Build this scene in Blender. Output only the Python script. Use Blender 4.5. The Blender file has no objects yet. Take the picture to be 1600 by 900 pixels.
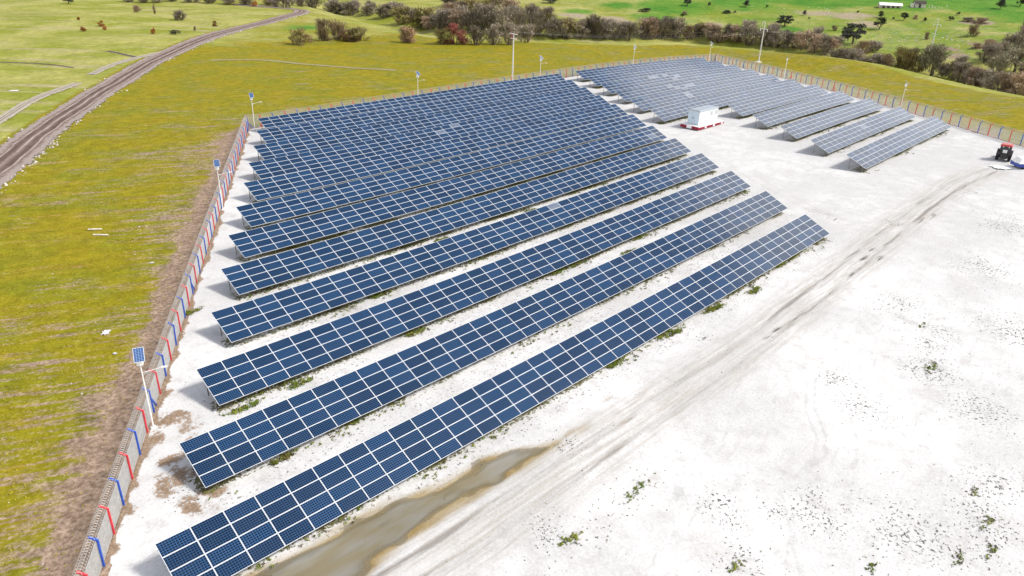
import bpy, math, random
import numpy as np
from mathutils import Matrix, Vector

# ------------------------------------------------------------------ camera, sky, sun, exposure
sc = bpy.context.scene
COL = sc.collection
cam_data = bpy.data.cameras.new('camera')
cam = bpy.data.objects.new('camera', cam_data)
COL.objects.link(cam)
FW = Vector((0.64548394, 0.63202449, -0.42883042))
RT = Vector((0.71019217, -0.70325675, 0.03251204))
UP = Vector((0.28102948, 0.32553801, 0.90279978))
CAM = Vector((-8.57616, -31.89439, 33.17486))
cam.matrix_world = Matrix(((RT.x, UP.x, -FW.x, CAM.x), (RT.y, UP.y, -FW.y, CAM.y), (RT.z, UP.z, -FW.z, CAM.z), (0, 0, 0, 1)))
cam_data.sensor_width = 36.0
cam_data.lens = 1159.863 / 1600 * 36.0
cam_data.clip_start = 0.5
cam_data.clip_end = 8000
sc.camera = cam

SUN_EL, SUN_AZ = math.radians(47), math.radians(-53)      # direction the light comes from, azimuth from +X
world = bpy.data.worlds.new('World')
sc.world = world
world.use_nodes = True
wn = world.node_tree
sky = wn.nodes.new('ShaderNodeTexSky')
sky.sky_type = 'NISHITA'
sky.sun_disc = False
sky.sun_elevation = SUN_EL
sky.sun_rotation = math.pi / 2 - SUN_AZ
sky.air_density = 1.0
sky.dust_density = 3.0
sky.ozone_density = 1.0
bg = wn.nodes['Background']
bg.inputs['Strength'].default_value = 0.107
# broken white cloud over the whole sky, laid out on a flat cloud deck so it closes up towards the horizon
def wnode(kind, **kw):
    n = wn.nodes.new(kind)
    for k, v in kw.items(): setattr(n, k, v)
    return n
CLOUDX = 0.0
wtc = wnode('ShaderNodeTexCoord')
wsep = wnode('ShaderNodeSeparateXYZ'); wn.links.new(wtc.outputs['Generated'], wsep.inputs[0])
wz = wnode('ShaderNodeMath', operation='MAXIMUM'); wn.links.new(wsep.outputs[2], wz.inputs[0]); wz.inputs[1].default_value = 0.04
wdv = wnode('ShaderNodeVectorMath', operation='DIVIDE'); wn.links.new(wtc.outputs['Generated'], wdv.inputs[0])
wcb = wnode('ShaderNodeCombineXYZ'); wn.links.new(wz.outputs[0], wcb.inputs[0]); wn.links.new(wz.outputs[0], wcb.inputs[1]); wcb.inputs[2].default_value = 1.0
wn.links.new(wcb.outputs[0], wdv.inputs[1])
wof = wnode('ShaderNodeVectorMath', operation='ADD'); wn.links.new(wdv.outputs[0], wof.inputs[0]); wof.inputs[1].default_value = (CLOUDX, 0.0, 0.0)
wno = wnode('ShaderNodeTexNoise'); wn.links.new(wof.outputs[0], wno.inputs['Vector'])
wno.inputs['Scale'].default_value = 1.15; wno.inputs['Detail'].default_value = 6.0; wno.inputs['Roughness'].default_value = 0.55
wth = wnode('ShaderNodeMath', operation='MULTIPLY_ADD'); wn.links.new(wz.outputs[0], wth.inputs[0]); wth.inputs[1].default_value = 0.30; wth.inputs[2].default_value = 0.30
wsu = wnode('ShaderNodeMath', operation='SUBTRACT'); wn.links.new(wno.outputs['Fac'], wsu.inputs[0]); wn.links.new(wth.outputs[0], wsu.inputs[1])
wmr = wnode('ShaderNodeMapRange', interpolation_type='SMOOTHSTEP'); wn.links.new(wsu.outputs[0], wmr.inputs['Value'])
wmr.inputs['From Min'].default_value = -0.02; wmr.inputs['From Max'].default_value = 0.16
wmx = wnode('ShaderNodeMix', data_type='RGBA'); wn.links.new(wmr.outputs[0], wmx.inputs[0]); wn.links.new(sky.outputs[0], wmx.inputs[6]); wmx.inputs[7].default_value = (13.6, 13.4, 13.2, 1)
wn.links.new(wmx.outputs[2], bg.inputs['Color'])

sun_data = bpy.data.lights.new('sun', 'SUN')
sun_data.energy = 3.05
sun_data.angle = math.radians(9.0)
sun_data.color = (1.0, 0.955, 0.89)
sun = bpy.data.objects.new('sun', sun_data)
COL.objects.link(sun)
sdir = Vector((math.cos(SUN_EL) * math.cos(SUN_AZ), math.cos(SUN_EL) * math.sin(SUN_AZ), math.sin(SUN_EL)))
sun.rotation_euler = (-sdir).to_track_quat('-Z', 'Y').to_euler()
sun.location = (60, -60, 90)

sc.view_settings.view_transform = 'Standard'
sc.view_settings.look = 'None'
sc.view_settings.gamma = 1
sc.view_settings.use_curve_mapping = False
sc.view_settings.exposure = 0.4
sc.cycles.max_bounces = 6
sc.cycles.diffuse_bounces = 2
sc.cycles.glossy_bounces = 3
sc.cycles.transparent_max_bounces = 6

# ------------------------------------------------------------------ materials
class N:
    """small node-graph helper"""
    def __init__(s, name, rough=0.85, spec=0.25, metal=0.0):
        s.m = bpy.data.materials.new(name)
        s.m.use_nodes = True
        s.t = s.m.node_tree
        s.b = s.t.nodes['Principled BSDF']
        s.b.inputs['Roughness'].default_value = rough
        s.b.inputs['Specular IOR Level'].default_value = spec
        s.b.inputs['Metallic'].default_value = metal
    def new(s, kind, **kw):
        n = s.t.nodes.new(kind)
        for k, v in kw.items():
            setattr(n, k, v)
        return n
    def link(s, a, b):
        s.t.links.new(a, b)
    def val(s, sock, v):
        if hasattr(v, 'is_output') or hasattr(v, 'node'):
            s.link(v, sock)
        else:
            sock.default_value = v
    def math(s, op, a, b=0.0, c=None, clamp=False):
        n = s.new('ShaderNodeMath', operation=op, use_clamp=clamp)
        s.val(n.inputs[0], a)
        s.val(n.inputs[1], b)
        if c is not None:
            s.val(n.inputs[2], c)
        return n.outputs[0]
    def ramp(s, v, lo, hi, a=0.0, b=1.0):
        n = s.new('ShaderNodeMapRange', interpolation_type='SMOOTHSTEP')
        s.val(n.inputs['Value'], v)
        n.inputs['From Min'].default_value = lo
        n.inputs['From Max'].default_value = hi
        n.inputs['To Min'].default_value = a
        n.inputs['To Max'].default_value = b
        return n.outputs[0]
    def mix(s, f, a, b):
        n = s.new('ShaderNodeMix', data_type='RGBA')
        s.val(n.inputs[0], f)
        s.val(n.inputs[6], (*a, 1) if isinstance(a, tuple) else a)
        s.val(n.inputs[7], (*b, 1) if isinstance(b, tuple) else b)
        return n.outputs[2]
    def coords(s, scale=(1, 1, 1), rotz=0.0):
        g = s.new('ShaderNodeNewGeometry')
        mp = s.new('ShaderNodeMapping')
        s.link(g.outputs['Position'], mp.inputs['Vector'])
        r = s.new('ShaderNodeVectorRotate', rotation_type='Z_AXIS')
        s.link(g.outputs['Position'], r.inputs['Vector'])
        r.inputs['Angle'].default_value = rotz
        s.link(r.outputs[0], mp.inputs['Vector'])
        mp.inputs['Scale'].default_value = scale
        return mp.outputs[0]
    def noise(s, vec, scale, detail=4.0, rough=0.55):
        n = s.new('ShaderNodeTexNoise')
        s.link(vec, n.inputs['Vector'])
        n.inputs['Scale'].default_value = scale
        n.inputs['Detail'].default_value = detail
        n.inputs['Roughness'].default_value = rough
        return n.outputs['Fac']
    def attr(s, name):
        return s.new('ShaderNodeAttribute', attribute_name=name).outputs['Fac']
    def bump(s, h, strength=0.4, dist=0.1):
        n = s.new('ShaderNodeBump')
        s.link(h, n.inputs['Height'])
        n.inputs['Strength'].default_value = strength
        n.inputs['Distance'].default_value = dist
        s.link(n.outputs[0], s.b.inputs['Normal'])
    def base(s, c):
        s.val(s.b.inputs['Base Color'], (*c, 1) if isinstance(c, tuple) else c)
        return s.m

def plain(name, col, rough=0.6, spec=0.3, metal=0.0, var=0.12, scale=3.0):
    n = N(name, rough, spec, metal)
    v = n.noise(n.coords(), scale, 4)
    lo = tuple(c * (1 - var) for c in col)
    hi = tuple(min(1, c * (1 + var)) for c in col)
    return n.base(n.mix(n.ramp(v, 0.3, 0.7), lo, hi))

def foliage(name, col, col2, var=0.35):
    n = N(name, 0.9, 0.08)
    oi = n.new('ShaderNodeObjectInfo')
    v = n.noise(n.coords(), 0.9, 3)
    a = n.mix(n.ramp(v, 0.32, 0.68), col, col2)
    k = n.ramp(oi.outputs['Random'], 0, 1, 1 - var, 1 + var)
    mul = n.new('ShaderNodeVectorMath', operation='SCALE')
    n.link(a, mul.inputs[0]); n.link(k, mul.inputs['Scale'])
    return n.base(mul.outputs[0])

PLOUGH = math.radians(23)

def field_material():
    n = N('field_grass', 0.95, 0.05)
    st = n.coords((0.10, 1.0, 1.0), PLOUGH)           # stretched along the plough lines
    fine = n.coords()
    big = n.noise(fine, 0.018, 3)
    mid = n.noise(fine, 0.12, 4)
    stripe = n.noise(st, 1.25, 6, 0.65)
    stripe2 = n.noise(st, 2.6, 4, 0.65)
    grain = n.noise(fine, 3.2, 5, 0.7)
    olive, green, ochre = (0.216, 0.184, 0.010), (0.162, 0.172, 0.012), (0.278, 0.196, 0.022)
    c = n.mix(n.ramp(mid, 0.35, 0.68), olive, green)
    c = n.mix(n.ramp(stripe, 0.48, 0.72), c, ochre)
    # earth showing between drill rows
    earth = n.mix(n.ramp(grain, 0.3, 0.7), (0.195, 0.135, 0.095), (0.32, 0.24, 0.18))
    e = n.math('ADD', n.attr('earth'), n.math('MULTIPLY', n.math('SUBTRACT', stripe, 0.5), 1.7))
    e = n.math('ADD', e, n.math('MULTIPLY', n.math('SUBTRACT', stripe2, 0.5), 1.3))
    e = n.math('ADD', e, n.math('MULTIPLY', n.math('SUBTRACT', mid, 0.5), 1.2))
    e = n.math('ADD', e, n.math('MULTIPLY', n.math('SUBTRACT', grain, 0.5), 1.0))
    e = n.ramp(e, 0.34, 0.80)
    # meadow and hill pasture: paler, less yellow
    pale = n.mix(n.ramp(n.noise(fine, 0.05, 5, 0.6), 0.36, 0.66), (0.20, 0.222, 0.028), (0.32, 0.31, 0.095))
    pale = n.mix(n.ramp(n.noise(n.coords((0.12, 1, 1), math.radians(45)), 0.22, 4), 0.5, 0.75), pale, (0.33, 0.29, 0.16))
    c = n.mix(n.ramp(n.math('ADD', n.attr('meadow'), n.math('MULTIPLY', n.math('SUBTRACT', mid, 0.5), 0.5)), 0.35, 0.65), c, pale)
    vivid = n.mix(n.ramp(n.noise(fine, 0.09, 3), 0.3, 0.7), (0.060, 0.175, 0.020), (0.115, 0.220, 0.030))
    c = n.mix(n.ramp(n.math('ADD', n.attr('vivid'), n.math('MULTIPLY', n.math('SUBTRACT', mid, 0.5), 0.7)), 0.25, 0.85), c, vivid)
    c = n.mix(n.ramp(n.math('ADD', n.attr('straw'), n.math('MULTIPLY', n.math('SUBTRACT', mid, 0.5), 0.9)), 0.4, 0.75), c, (0.30, 0.25, 0.17))
    c = n.mix(e, c, earth)
    # fine tonal break-up
    k = n.ramp(grain, 0.2, 0.8, 0.74, 1.28)
    k2 = n.ramp(n.noise(fine, 0.6, 4, 0.65), 0.25, 0.75, 0.8, 1.2)
    mul = n.new('ShaderNodeVectorMath', operation='SCALE')
    n.link(c, mul.inputs[0]); n.link(n.math('MULTIPLY', k, k2), mul.inputs['Scale'])
    n.base(mul.outputs[0])
    n.bump(n.math('ADD', grain, n.math('MULTIPLY', stripe2, 0.6)), 0.5, 0.14)
    return n.m

def yard_material():
    n = N('chalk_gravel', 0.95, 0.05)
    fine = n.coords()
    along = n.coords((0.10, 1.0, 1.0))                  # stretched along the drive (world X)
    big = n.noise(fine, 0.07, 4)
    mid = n.noise(fine, 0.7, 5, 0.6)
    grain = n.noise(fine, 5.0, 4, 0.7)
    speck = n.noise(fine, 4.6, 3, 0.6)
    c = n.mix(n.ramp(big, 0.36, 0.66), (0.68, 0.68, 0.675), (0.53, 0.53, 0.525))
    c = n.mix(n.math('MULTIPLY', n.ramp(mid, 0.46, 0.78), 0.65), c, (0.42, 0.41, 0.395))
    scuff = n.noise(n.coords((0.14, 1.0, 1.0), math.radians(-12)), 1.9, 6, 0.7)
    c = n.mix(n.math('MULTIPLY', n.ramp(scuff, 0.55, 0.74), 0.55), c, (0.40, 0.39, 0.375))
    scuff2 = n.noise(n.coords((0.10, 1.0, 1.0), math.radians(52)), 2.4, 5, 0.7)
    c = n.mix(n.math('MULTIPLY', n.math('MULTIPLY', n.ramp(scuff2, 0.60, 0.74), n.ramp(n.noise(fine, 0.09, 2), 0.45, 0.6)), 0.5), c, (0.36, 0.35, 0.335))
    c = n.mix(n.math('MULTIPLY', n.ramp(n.noise(fine, 0.22, 5, 0.6), 0.55, 0.75), 0.5), c, (0.47, 0.455, 0.43))
    c = n.mix(n.math('MULTIPLY', n.attr('packed'), n.ramp(n.noise(fine, 0.35, 5, 0.65), 0.25, 0.7, 0.35, 1.0)), c, (0.49, 0.487, 0.48))
    # loose dark specks, denser where soil shows and, to deepen painted shade, under the rows
    d = n.attr('dark')
    thr = n.math('SUBTRACT', 0.665, n.math('MULTIPLY', d, 0.15))
    sp = n.math('MULTIPLY', n.math('SUBTRACT', speck, thr), 22.0, clamp=True)
    sp = n.math('MULTIPLY', sp, n.ramp(n.math('ADD', n.noise(fine, 0.16, 3), n.math('MULTIPLY', d, 0.4)), 0.44, 0.62))
    c = n.mix(n.math('MULTIPLY', sp, 0.9), c, (0.075, 0.07, 0.06))
    c = n.mix(n.math('MULTIPLY', n.ramp(n.math('ADD', n.attr('scuff'), n.math('MULTIPLY', n.math('SUBTRACT', mid, 0.5), 1.3)), 0.45, 0.95), 0.30), c, (0.36, 0.355, 0.345))
    # wheel tracks along the drive
    u = n.attr('track')
    wob = n.math('MULTIPLY', n.math('SUBTRACT', n.noise(along, 0.5, 3), 0.5), 1.2)
    u = n.math('ADD', u, wob)
    band = n.ramp(n.math('ABSOLUTE', u), 1.6, 3.6, 1.0, 0.0)
    rut = n.math('ABSOLUTE', n.math('SUBTRACT', n.math('ABSOLUTE', u), 0.95))
    rut = n.ramp(rut, 0.08, 0.42, 1.0, 0.0)
    an = n.noise(along, 0.9, 5, 0.65)
    an2 = n.noise(n.coords((0.05, 1, 1)), 3.0, 4, 0.65)
    c = n.mix(n.math('MULTIPLY', band, n.ramp(an2, 0.36, 0.7, 0.15, 0.85)), c, (0.40, 0.37, 0.335))
    c = n.mix(n.math('MULTIPLY', rut, n.ramp(an, 0.44, 0.62, 0.15, 0.9)), c, (0.235, 0.215, 0.195))
    sm = n.math('ADD', n.attr('smudge'), n.math('MULTIPLY', n.math('SUBTRACT', n.noise(along, 2.6, 5, 0.7), 0.5), 1.6))
    c = n.mix(n.ramp(sm, 0.40, 0.72), c, (0.13, 0.12, 0.11))
    # side tracks and wet soil
    w = n.ramp(n.math('ADD', n.attr('wet'), n.math('MULTIPLY', n.math('SUBTRACT', n.noise(along, 1.6, 5, 0.65), 0.5), 0.9)), 0.22, 0.95)
    c = n.mix(w, c, n.mix(n.ramp(mid, 0.3, 0.7), (0.24, 0.17, 0.065), (0.33, 0.26, 0.14)))
    m = n.math('ADD', n.attr('mud'), n.math('MULTIPLY', n.math('SUBTRACT', mid, 0.5), 1.5))
    m = n.math('ADD', m, n.math('MULTIPLY', n.math('SUBTRACT', grain, 0.5), 0.9))
    c = n.mix(n.ramp(m, 0.42, 0.60), c, n.mix(n.ramp(grain, 0.3, 0.7), (0.20, 0.14, 0.095), (0.33, 0.245, 0.175)))
    g = n.math('ADD', n.attr('weed'), n.math('MULTIPLY', n.math('SUBTRACT', speck, 0.5), 1.6))  # weed patches, plus the painted shade under the solar rows
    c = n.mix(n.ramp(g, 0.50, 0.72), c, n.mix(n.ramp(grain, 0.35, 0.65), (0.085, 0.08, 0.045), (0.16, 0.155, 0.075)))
    k = n.ramp(grain, 0.2, 0.8, 0.86, 1.1)
    mul = n.new('ShaderNodeVectorMath', operation='SCALE')
    n.link(c, mul.inputs[0]); n.link(k, mul.inputs['Scale'])
    n.base(mul.outputs[0])
    n.bump(n.math('ADD', grain, mid), 0.45, 0.06)
    return n.m

def road_material(name, c1, c2, cr, rutpos=0.34):
    n = N(name, 0.95, 0.08)
    tc = n.new('ShaderNodeTexCoord')
    sx = n.new('ShaderNodeSeparateXYZ')
    n.link(tc.outputs['UV'], sx.inputs[0])
    mp = n.new('ShaderNodeMapping')
    n.link(tc.outputs['UV'], mp.inputs['Vector'])
    mp.inputs['Scale'].default_value = (7.0, 0.22, 1)
    fine = n.coords()
    st = n.noise(mp.outputs[0], 1.0, 5, 0.65)
    gr = n.noise(fine, 1.3, 5, 0.7)
    u = n.math('ADD', n.math('SUBTRACT', sx.outputs[0], 0.5), n.math('MULTIPLY', n.math('SUBTRACT', n.noise(fine, 0.12, 3), 0.5), 0.16))
    a = n.math('ABSOLUTE', u)
    c = n.mix(n.ramp(gr, 0.3, 0.72), c1, c2)
    rut = n.ramp(n.math('ABSOLUTE', n.math('SUBTRACT', a, 0.12)), 0.03, 0.08, 1.0, 0.0)
    c = n.mix(n.math('MULTIPLY', rut, n.ramp(st, 0.3, 0.65, 0.35, 1.0)), c, tuple(q * 0.62 for q in c1))
    pale = n.math('MAXIMUM', n.ramp(n.math('ABSOLUTE', n.math('SUBTRACT', a, 0.205)), 0.006, 0.03, 1.0, 0.0), n.ramp(a, 0.008, 0.035, 1.0, 0.0))
    c = n.mix(n.math('MULTIPLY', pale, n.ramp(st, 0.3, 0.6, 0.1, 0.9)), c, cr)
    c = n.mix(n.ramp(n.math('ADD', a, n.math('MULTIPLY', n.math('SUBTRACT', gr, 0.5), 0.3)), 0.24, 0.34), c, tuple((p + q) / 2 * 1.25 for p, q in zip(c2, (0.24, 0.22, 0.21))))
    n.base(c)
    n.bump(n.math('ADD', gr, st), 0.6, 0.12)
    # grassy ragged margin: the sheet is cut away where the noise says so
    edge = n.math('ADD', a, n.math('MULTIPLY', n.math('SUBTRACT', n.noise(fine, 0.85, 5, 0.65), 0.5), 0.50))
    n.link(n.ramp(edge, 0.43, 0.47, 1.0, 0.0), n.b.inputs['Alpha'])
    return n.m

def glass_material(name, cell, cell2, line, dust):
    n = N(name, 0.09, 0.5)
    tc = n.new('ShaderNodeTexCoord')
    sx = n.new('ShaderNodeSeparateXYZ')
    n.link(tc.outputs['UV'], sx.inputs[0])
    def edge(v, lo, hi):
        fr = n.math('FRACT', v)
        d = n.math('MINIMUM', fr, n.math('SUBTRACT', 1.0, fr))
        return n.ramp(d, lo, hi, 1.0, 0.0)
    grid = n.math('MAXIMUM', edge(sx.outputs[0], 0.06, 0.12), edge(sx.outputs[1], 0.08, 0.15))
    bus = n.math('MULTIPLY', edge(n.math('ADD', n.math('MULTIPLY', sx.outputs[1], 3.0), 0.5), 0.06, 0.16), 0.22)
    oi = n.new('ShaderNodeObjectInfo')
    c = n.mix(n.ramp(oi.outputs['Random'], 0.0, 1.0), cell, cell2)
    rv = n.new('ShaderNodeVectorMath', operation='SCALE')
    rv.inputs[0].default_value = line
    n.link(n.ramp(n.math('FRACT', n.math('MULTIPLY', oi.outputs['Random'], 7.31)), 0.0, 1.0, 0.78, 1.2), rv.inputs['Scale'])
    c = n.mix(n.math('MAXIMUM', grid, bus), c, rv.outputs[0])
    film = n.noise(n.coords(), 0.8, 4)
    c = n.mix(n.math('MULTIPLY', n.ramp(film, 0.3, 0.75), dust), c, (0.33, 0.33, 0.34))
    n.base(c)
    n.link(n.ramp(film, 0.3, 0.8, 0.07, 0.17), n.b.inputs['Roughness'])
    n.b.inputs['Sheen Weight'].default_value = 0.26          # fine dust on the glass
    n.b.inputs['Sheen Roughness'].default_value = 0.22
    n.b.inputs['Specular IOR Level'].default_value = 0.5
    return n.m

def water_material():
    n = N('murky_water', 0.04, 0.5)
    fine = n.coords()
    v = n.noise(n.coords((0.25, 1, 1)), 0.7, 4)
    c = n.mix(n.ramp(v, 0.35, 0.68), (0.19, 0.16, 0.09), (0.225, 0.215, 0.185))
    n.base(c)
    n.link(n.ramp(n.attr('depth'), 0.0, 0.05, 0.30, 1.0), n.b.inputs['Alpha'])     # clearer where it is shallow
    n.bump(n.noise(fine, 4.0, 3), 0.04, 0.02)
    return n.m

M = {}
M['field'] = field_material()
M['yard'] = yard_material()
M['road'] = road_material('dirt_road', (0.150, 0.104, 0.088), (0.215, 0.16, 0.138), (0.38, 0.33, 0.295))
M['path'] = road_material('worn_path', (0.27, 0.235, 0.18), (0.37, 0.33, 0.27), (0.46, 0.42, 0.36))
M['faint'] = road_material('faint_path', (0.26, 0.225, 0.10), (0.30, 0.265, 0.13), (0.36, 0.32, 0.2))
M['ditch'] = road_material('ditch_soil', (0.075, 0.06, 0.045), (0.13, 0.10, 0.07), (0.10, 0.08, 0.06))
M['water'] = water_material()
M['glass'] = glass_material('solar_cells', (0.0003, 0.0025, 0.011), (0.0030, 0.0040, 0.013), (0.026, 0.088, 0.205), 0.012)
M['glass_pale'] = glass_material('solar_cells_pale', (0.06, 0.09, 0.14), (0.09, 0.12, 0.17), (0.13, 0.17, 0.24), 0.3)  # paler cells, also used to paint a cloud reflection into right-block panels
M['glass_blue'] = glass_material('lamp_solar_cells', (0.008, 0.04, 0.16), (0.010, 0.05, 0.18), (0.16, 0.25, 0.42), 0.05)
M['frame'] = plain('anodised_frame', (0.62, 0.65, 0.68), 0.5, 0.4, 0.0, 0.04)
M['backsheet'] = plain('panel_backsheet', (0.55, 0.55, 0.56), 0.8, 0.1)
M['steel'] = plain('galvanised_steel', (0.22, 0.225, 0.23), 0.5, 0.4, 0.35, 0.15)
M['wire'] = plain('galvanised_wire', (0.50, 0.505, 0.505), 0.6, 0.3, 0.1, 0.1)
M['coil'] = plain('razor_wire', (0.50, 0.48, 0.45), 0.6, 0.3, 0.2, 0.2)
M['red'] = plain('red_paint', (0.64, 0.045, 0.06), 0.5, 0.3, 0.0, 0.15)
M['blue'] = plain('blue_paint', (0.028, 0.095, 0.48), 0.5, 0.3, 0.0, 0.15)
M['white'] = plain('white_paint', (0.80, 0.80, 0.79), 0.5, 0.3, 0.0, 0.05)
M['kiosk'] = plain('kiosk_paint', (0.70, 0.73, 0.72), 0.6, 0.25, 0.0, 0.05)
M['kiosk_end'] = plain('kiosk_door_paint', (0.50, 0.60, 0.68), 0.6, 0.25, 0.0, 0.05)
M['roofgrey'] = plain('grey_roof_sheet', (0.30, 0.34, 0.38), 0.6, 0.3, 0.0, 0.1)
M['skid'] = plain('crimson_paint', (0.26, 0.02, 0.045), 0.6, 0.25, 0.0, 0.25)
M['black'] = plain('black_rubber', (0.018, 0.018, 0.02), 0.75, 0.2)
M['dark'] = plain('dark_metal', (0.03, 0.028, 0.03), 0.5, 0.4)
M['tracred'] = plain('tractor_red', (0.42, 0.05, 0.04), 0.4, 0.5, 0.0, 0.1)
M['trailerblue'] = plain('trailer_blue', (0.03, 0.06, 0.30), 0.5, 0.4, 0.0, 0.1)
M['cabglass'] = plain('cab_glass', (0.03, 0.04, 0.045), 0.08, 0.6)
M['concrete'] = plain('concrete', (0.62, 0.61, 0.58), 0.9, 0.1, 0.0, 0.1)
M['polegrey'] = plain('pole_concrete', (0.60, 0.59, 0.57), 0.85, 0.15, 0.0, 0.1)
M['insul'] = plain('red_insulator', (0.32, 0.07, 0.06), 0.4, 0.4)
M['barnroof'] = plain('barn_roof', (0.80, 0.79, 0.77), 0.6, 0.2)
M['barnwall'] = plain('barn_wall', (0.42, 0.38, 0.34), 0.9, 0.1)
M['hutroof'] = plain('hut_roof', (0.07, 0.06, 0.055), 0.8, 0.1)
M['hutwall'] = plain('hut_wall', (0.50, 0.47, 0.43), 0.9, 0.1)
M['timber'] = plain('pale_timber', (0.62, 0.58, 0.50), 0.9, 0.1)
M['sack'] = plain('white_plastic', (0.72, 0.71, 0.70), 0.6, 0.3)
M['stone'] = plain('pale_stone', (0.46, 0.43, 0.40), 0.95, 0.1, 0.0, 0.35, 0.7)
M['soil'] = plain('dark_stone', (0.10, 0.092, 0.08), 0.95, 0.1, 0.0, 0.4, 0.7)
M['weed'] = foliage('weed_leaves', (0.125, 0.20, 0.018), (0.25, 0.27, 0.05))
M['weeddry'] = foliage('weed_dry', (0.085, 0.09, 0.035), (0.15, 0.12, 0.05))
M['tussock'] = foliage('tussock_grass', (0.20, 0.18, 0.014), (0.27, 0.23, 0.022))
M['bark'] = plain('bark', (0.10, 0.08, 0.065), 0.95, 0.05, 0.0, 0.3)
for k, a, b in (('g', (0.175, 0.145, 0.105), (0.33, 0.285, 0.22)), ('o', (0.155, 0.13, 0.048), (0.285, 0.235, 0.10)),
                ('t', (0.27, 0.19, 0.125), (0.43, 0.325, 0.24)), ('r', (0.21, 0.12, 0.065), (0.37, 0.25, 0.15)),
                ('m', (0.20, 0.045, 0.04), (0.38, 0.15, 0.105)), ('b', (0.18, 0.13, 0.08), (0.33, 0.25, 0.155)),
                ('c', (0.19, 0.17, 0.095), (0.36, 0.335, 0.24)), ('d', (0.032, 0.040, 0.030), (0.085, 0.09, 0.066)),
                ('n', (0.24, 0.095, 0.022), (0.44, 0.21, 0.065))):
    M['leaf_' + k] = foliage('shrub_' + k, a, b, 0.28)

# ------------------------------------------------------------------ mesh helpers
class MB:
    def __init__(s):
        s.v, s.f, s.mi = [], [], []
    def quad(s, a, b, c, d, mi=0):
        i = len(s.v); s.v += [a, b, c, d]; s.f.append((i, i + 1, i + 2, i + 3)); s.mi.append(mi)
    def box(s, lo, hi, mi=0, mat=None):
        i = len(s.v)
        x0, y0, z0 = lo; x1, y1, z1 = hi
        vs = [(x0, y0, z0), (x1, y0, z0), (x1, y1, z0), (x0, y1, z0), (x0, y0, z1), (x1, y0, z1), (x1, y1, z1), (x0, y1, z1)]
        if mat is not None:
            vs = [tuple(mat @ Vector(q)) for q in vs]
        s.v += vs
        for q in ((3, 2, 1, 0), (4, 5, 6, 7), (0, 1, 5, 4), (1, 2, 6, 5), (2, 3, 7, 6), (3, 0, 4, 7)):
            s.f.append(tuple(i + k for k in q)); s.mi.append(mi)
    def bar(s, a, b, w, h=None, mi=0):
        """rectangular bar from a to b"""
        a, b = Vector(a), Vector(b); h = h or w
        d = (b - a).normalized()
        up = Vector((0, 0, 1)) if abs(d.z) < 0.95 else Vector((1, 0, 0))
        r = d.cross(up).normalized(); u = r.cross(d)
        i = len(s.v)
        for p in (a, b):
            for sx, sy in ((-1, -1), (1, -1), (1, 1), (-1, 1)):
                s.v.append(tuple(p + r * (sx * w / 2) + u * (sy * h / 2)))
        for q in ((0, 1, 2, 3), (7, 6, 5, 4), (0, 4, 5, 1), (1, 5, 6, 2), (2, 6, 7, 3), (3, 7, 4, 0)):
            s.f.append(tuple(i + k for k in q)); s.mi.append(mi)
    def tube(s, pts, rads, n=6, mi=0, caps=True):
        pts = [Vector(p) for p in pts]
        if not hasattr(rads, '__len__'):
            rads = [rads] * len(pts)
        rings = []
        for k, p in enumerate(pts):
            d = (pts[min(k + 1, len(pts) - 1)] - pts[max(k - 1, 0)]).normalized()
            up = Vector((0, 0, 1)) if abs(d.z) < 0.9 else Vector((1, 0, 0))
            r = d.cross(up).normalized(); u = r.cross(d)
            i = len(s.v)
            for j in range(n):
                a = 2 * math.pi * j / n
                s.v.append(tuple(p + (r * math.cos(a) + u * math.sin(a)) * rads[k]))
            rings.append(i)
        for i0, i1 in zip(rings[:-1], rings[1:]):
            for j in range(n):
                j2 = (j + 1) % n
                s.f.append((i0 + j, i0 + j2, i1 + j2, i1 + j)); s.mi.append(mi)
        if caps:
            s.f.append(tuple(rings[0] + j for j in range(n))[::-1]); s.mi.append(mi)
            s.f.append(tuple(rings[-1] + j for j in range(n))); s.mi.append(mi)
    def mesh(s, name, *mats):
        me = bpy.data.meshes.new(name)
        me.from_pydata(s.v, [], s.f)
        for m in mats:
            me.materials.append(M[m])
        if len(mats) > 1:
            me.polygons.foreach_set('material_index', s.mi)
        me.update()
        return me

def link(name, data, parent=None, loc=None, rot=None, scale=None):
    o = bpy.data.objects.new(name, data)
    COL.objects.link(o)
    if parent is not None:
        o.parent = parent
    if loc is not None: o.location = loc
    if rot is not None: o.rotation_euler = rot
    if scale is not None: o.scale = scale
    return o

def tag(o, label, cat, group=None, kind=None):
    o['label'] = label; o['category'] = cat
    if group: o['group'] = group
    if kind: o['kind'] = kind
    return o

def thing(name, label, cat, loc, rotz=0.0, group=None, scale=None):
    o = link(name, None, None, loc, (0, 0, rotz), scale)
    o.empty_display_size = 0.5
    return tag(o, label, cat, group)

def structure(name, me, label=None):
    o = link(name, me); o['kind'] = 'structure'
    if label: o['label'] = label
    return o

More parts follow.
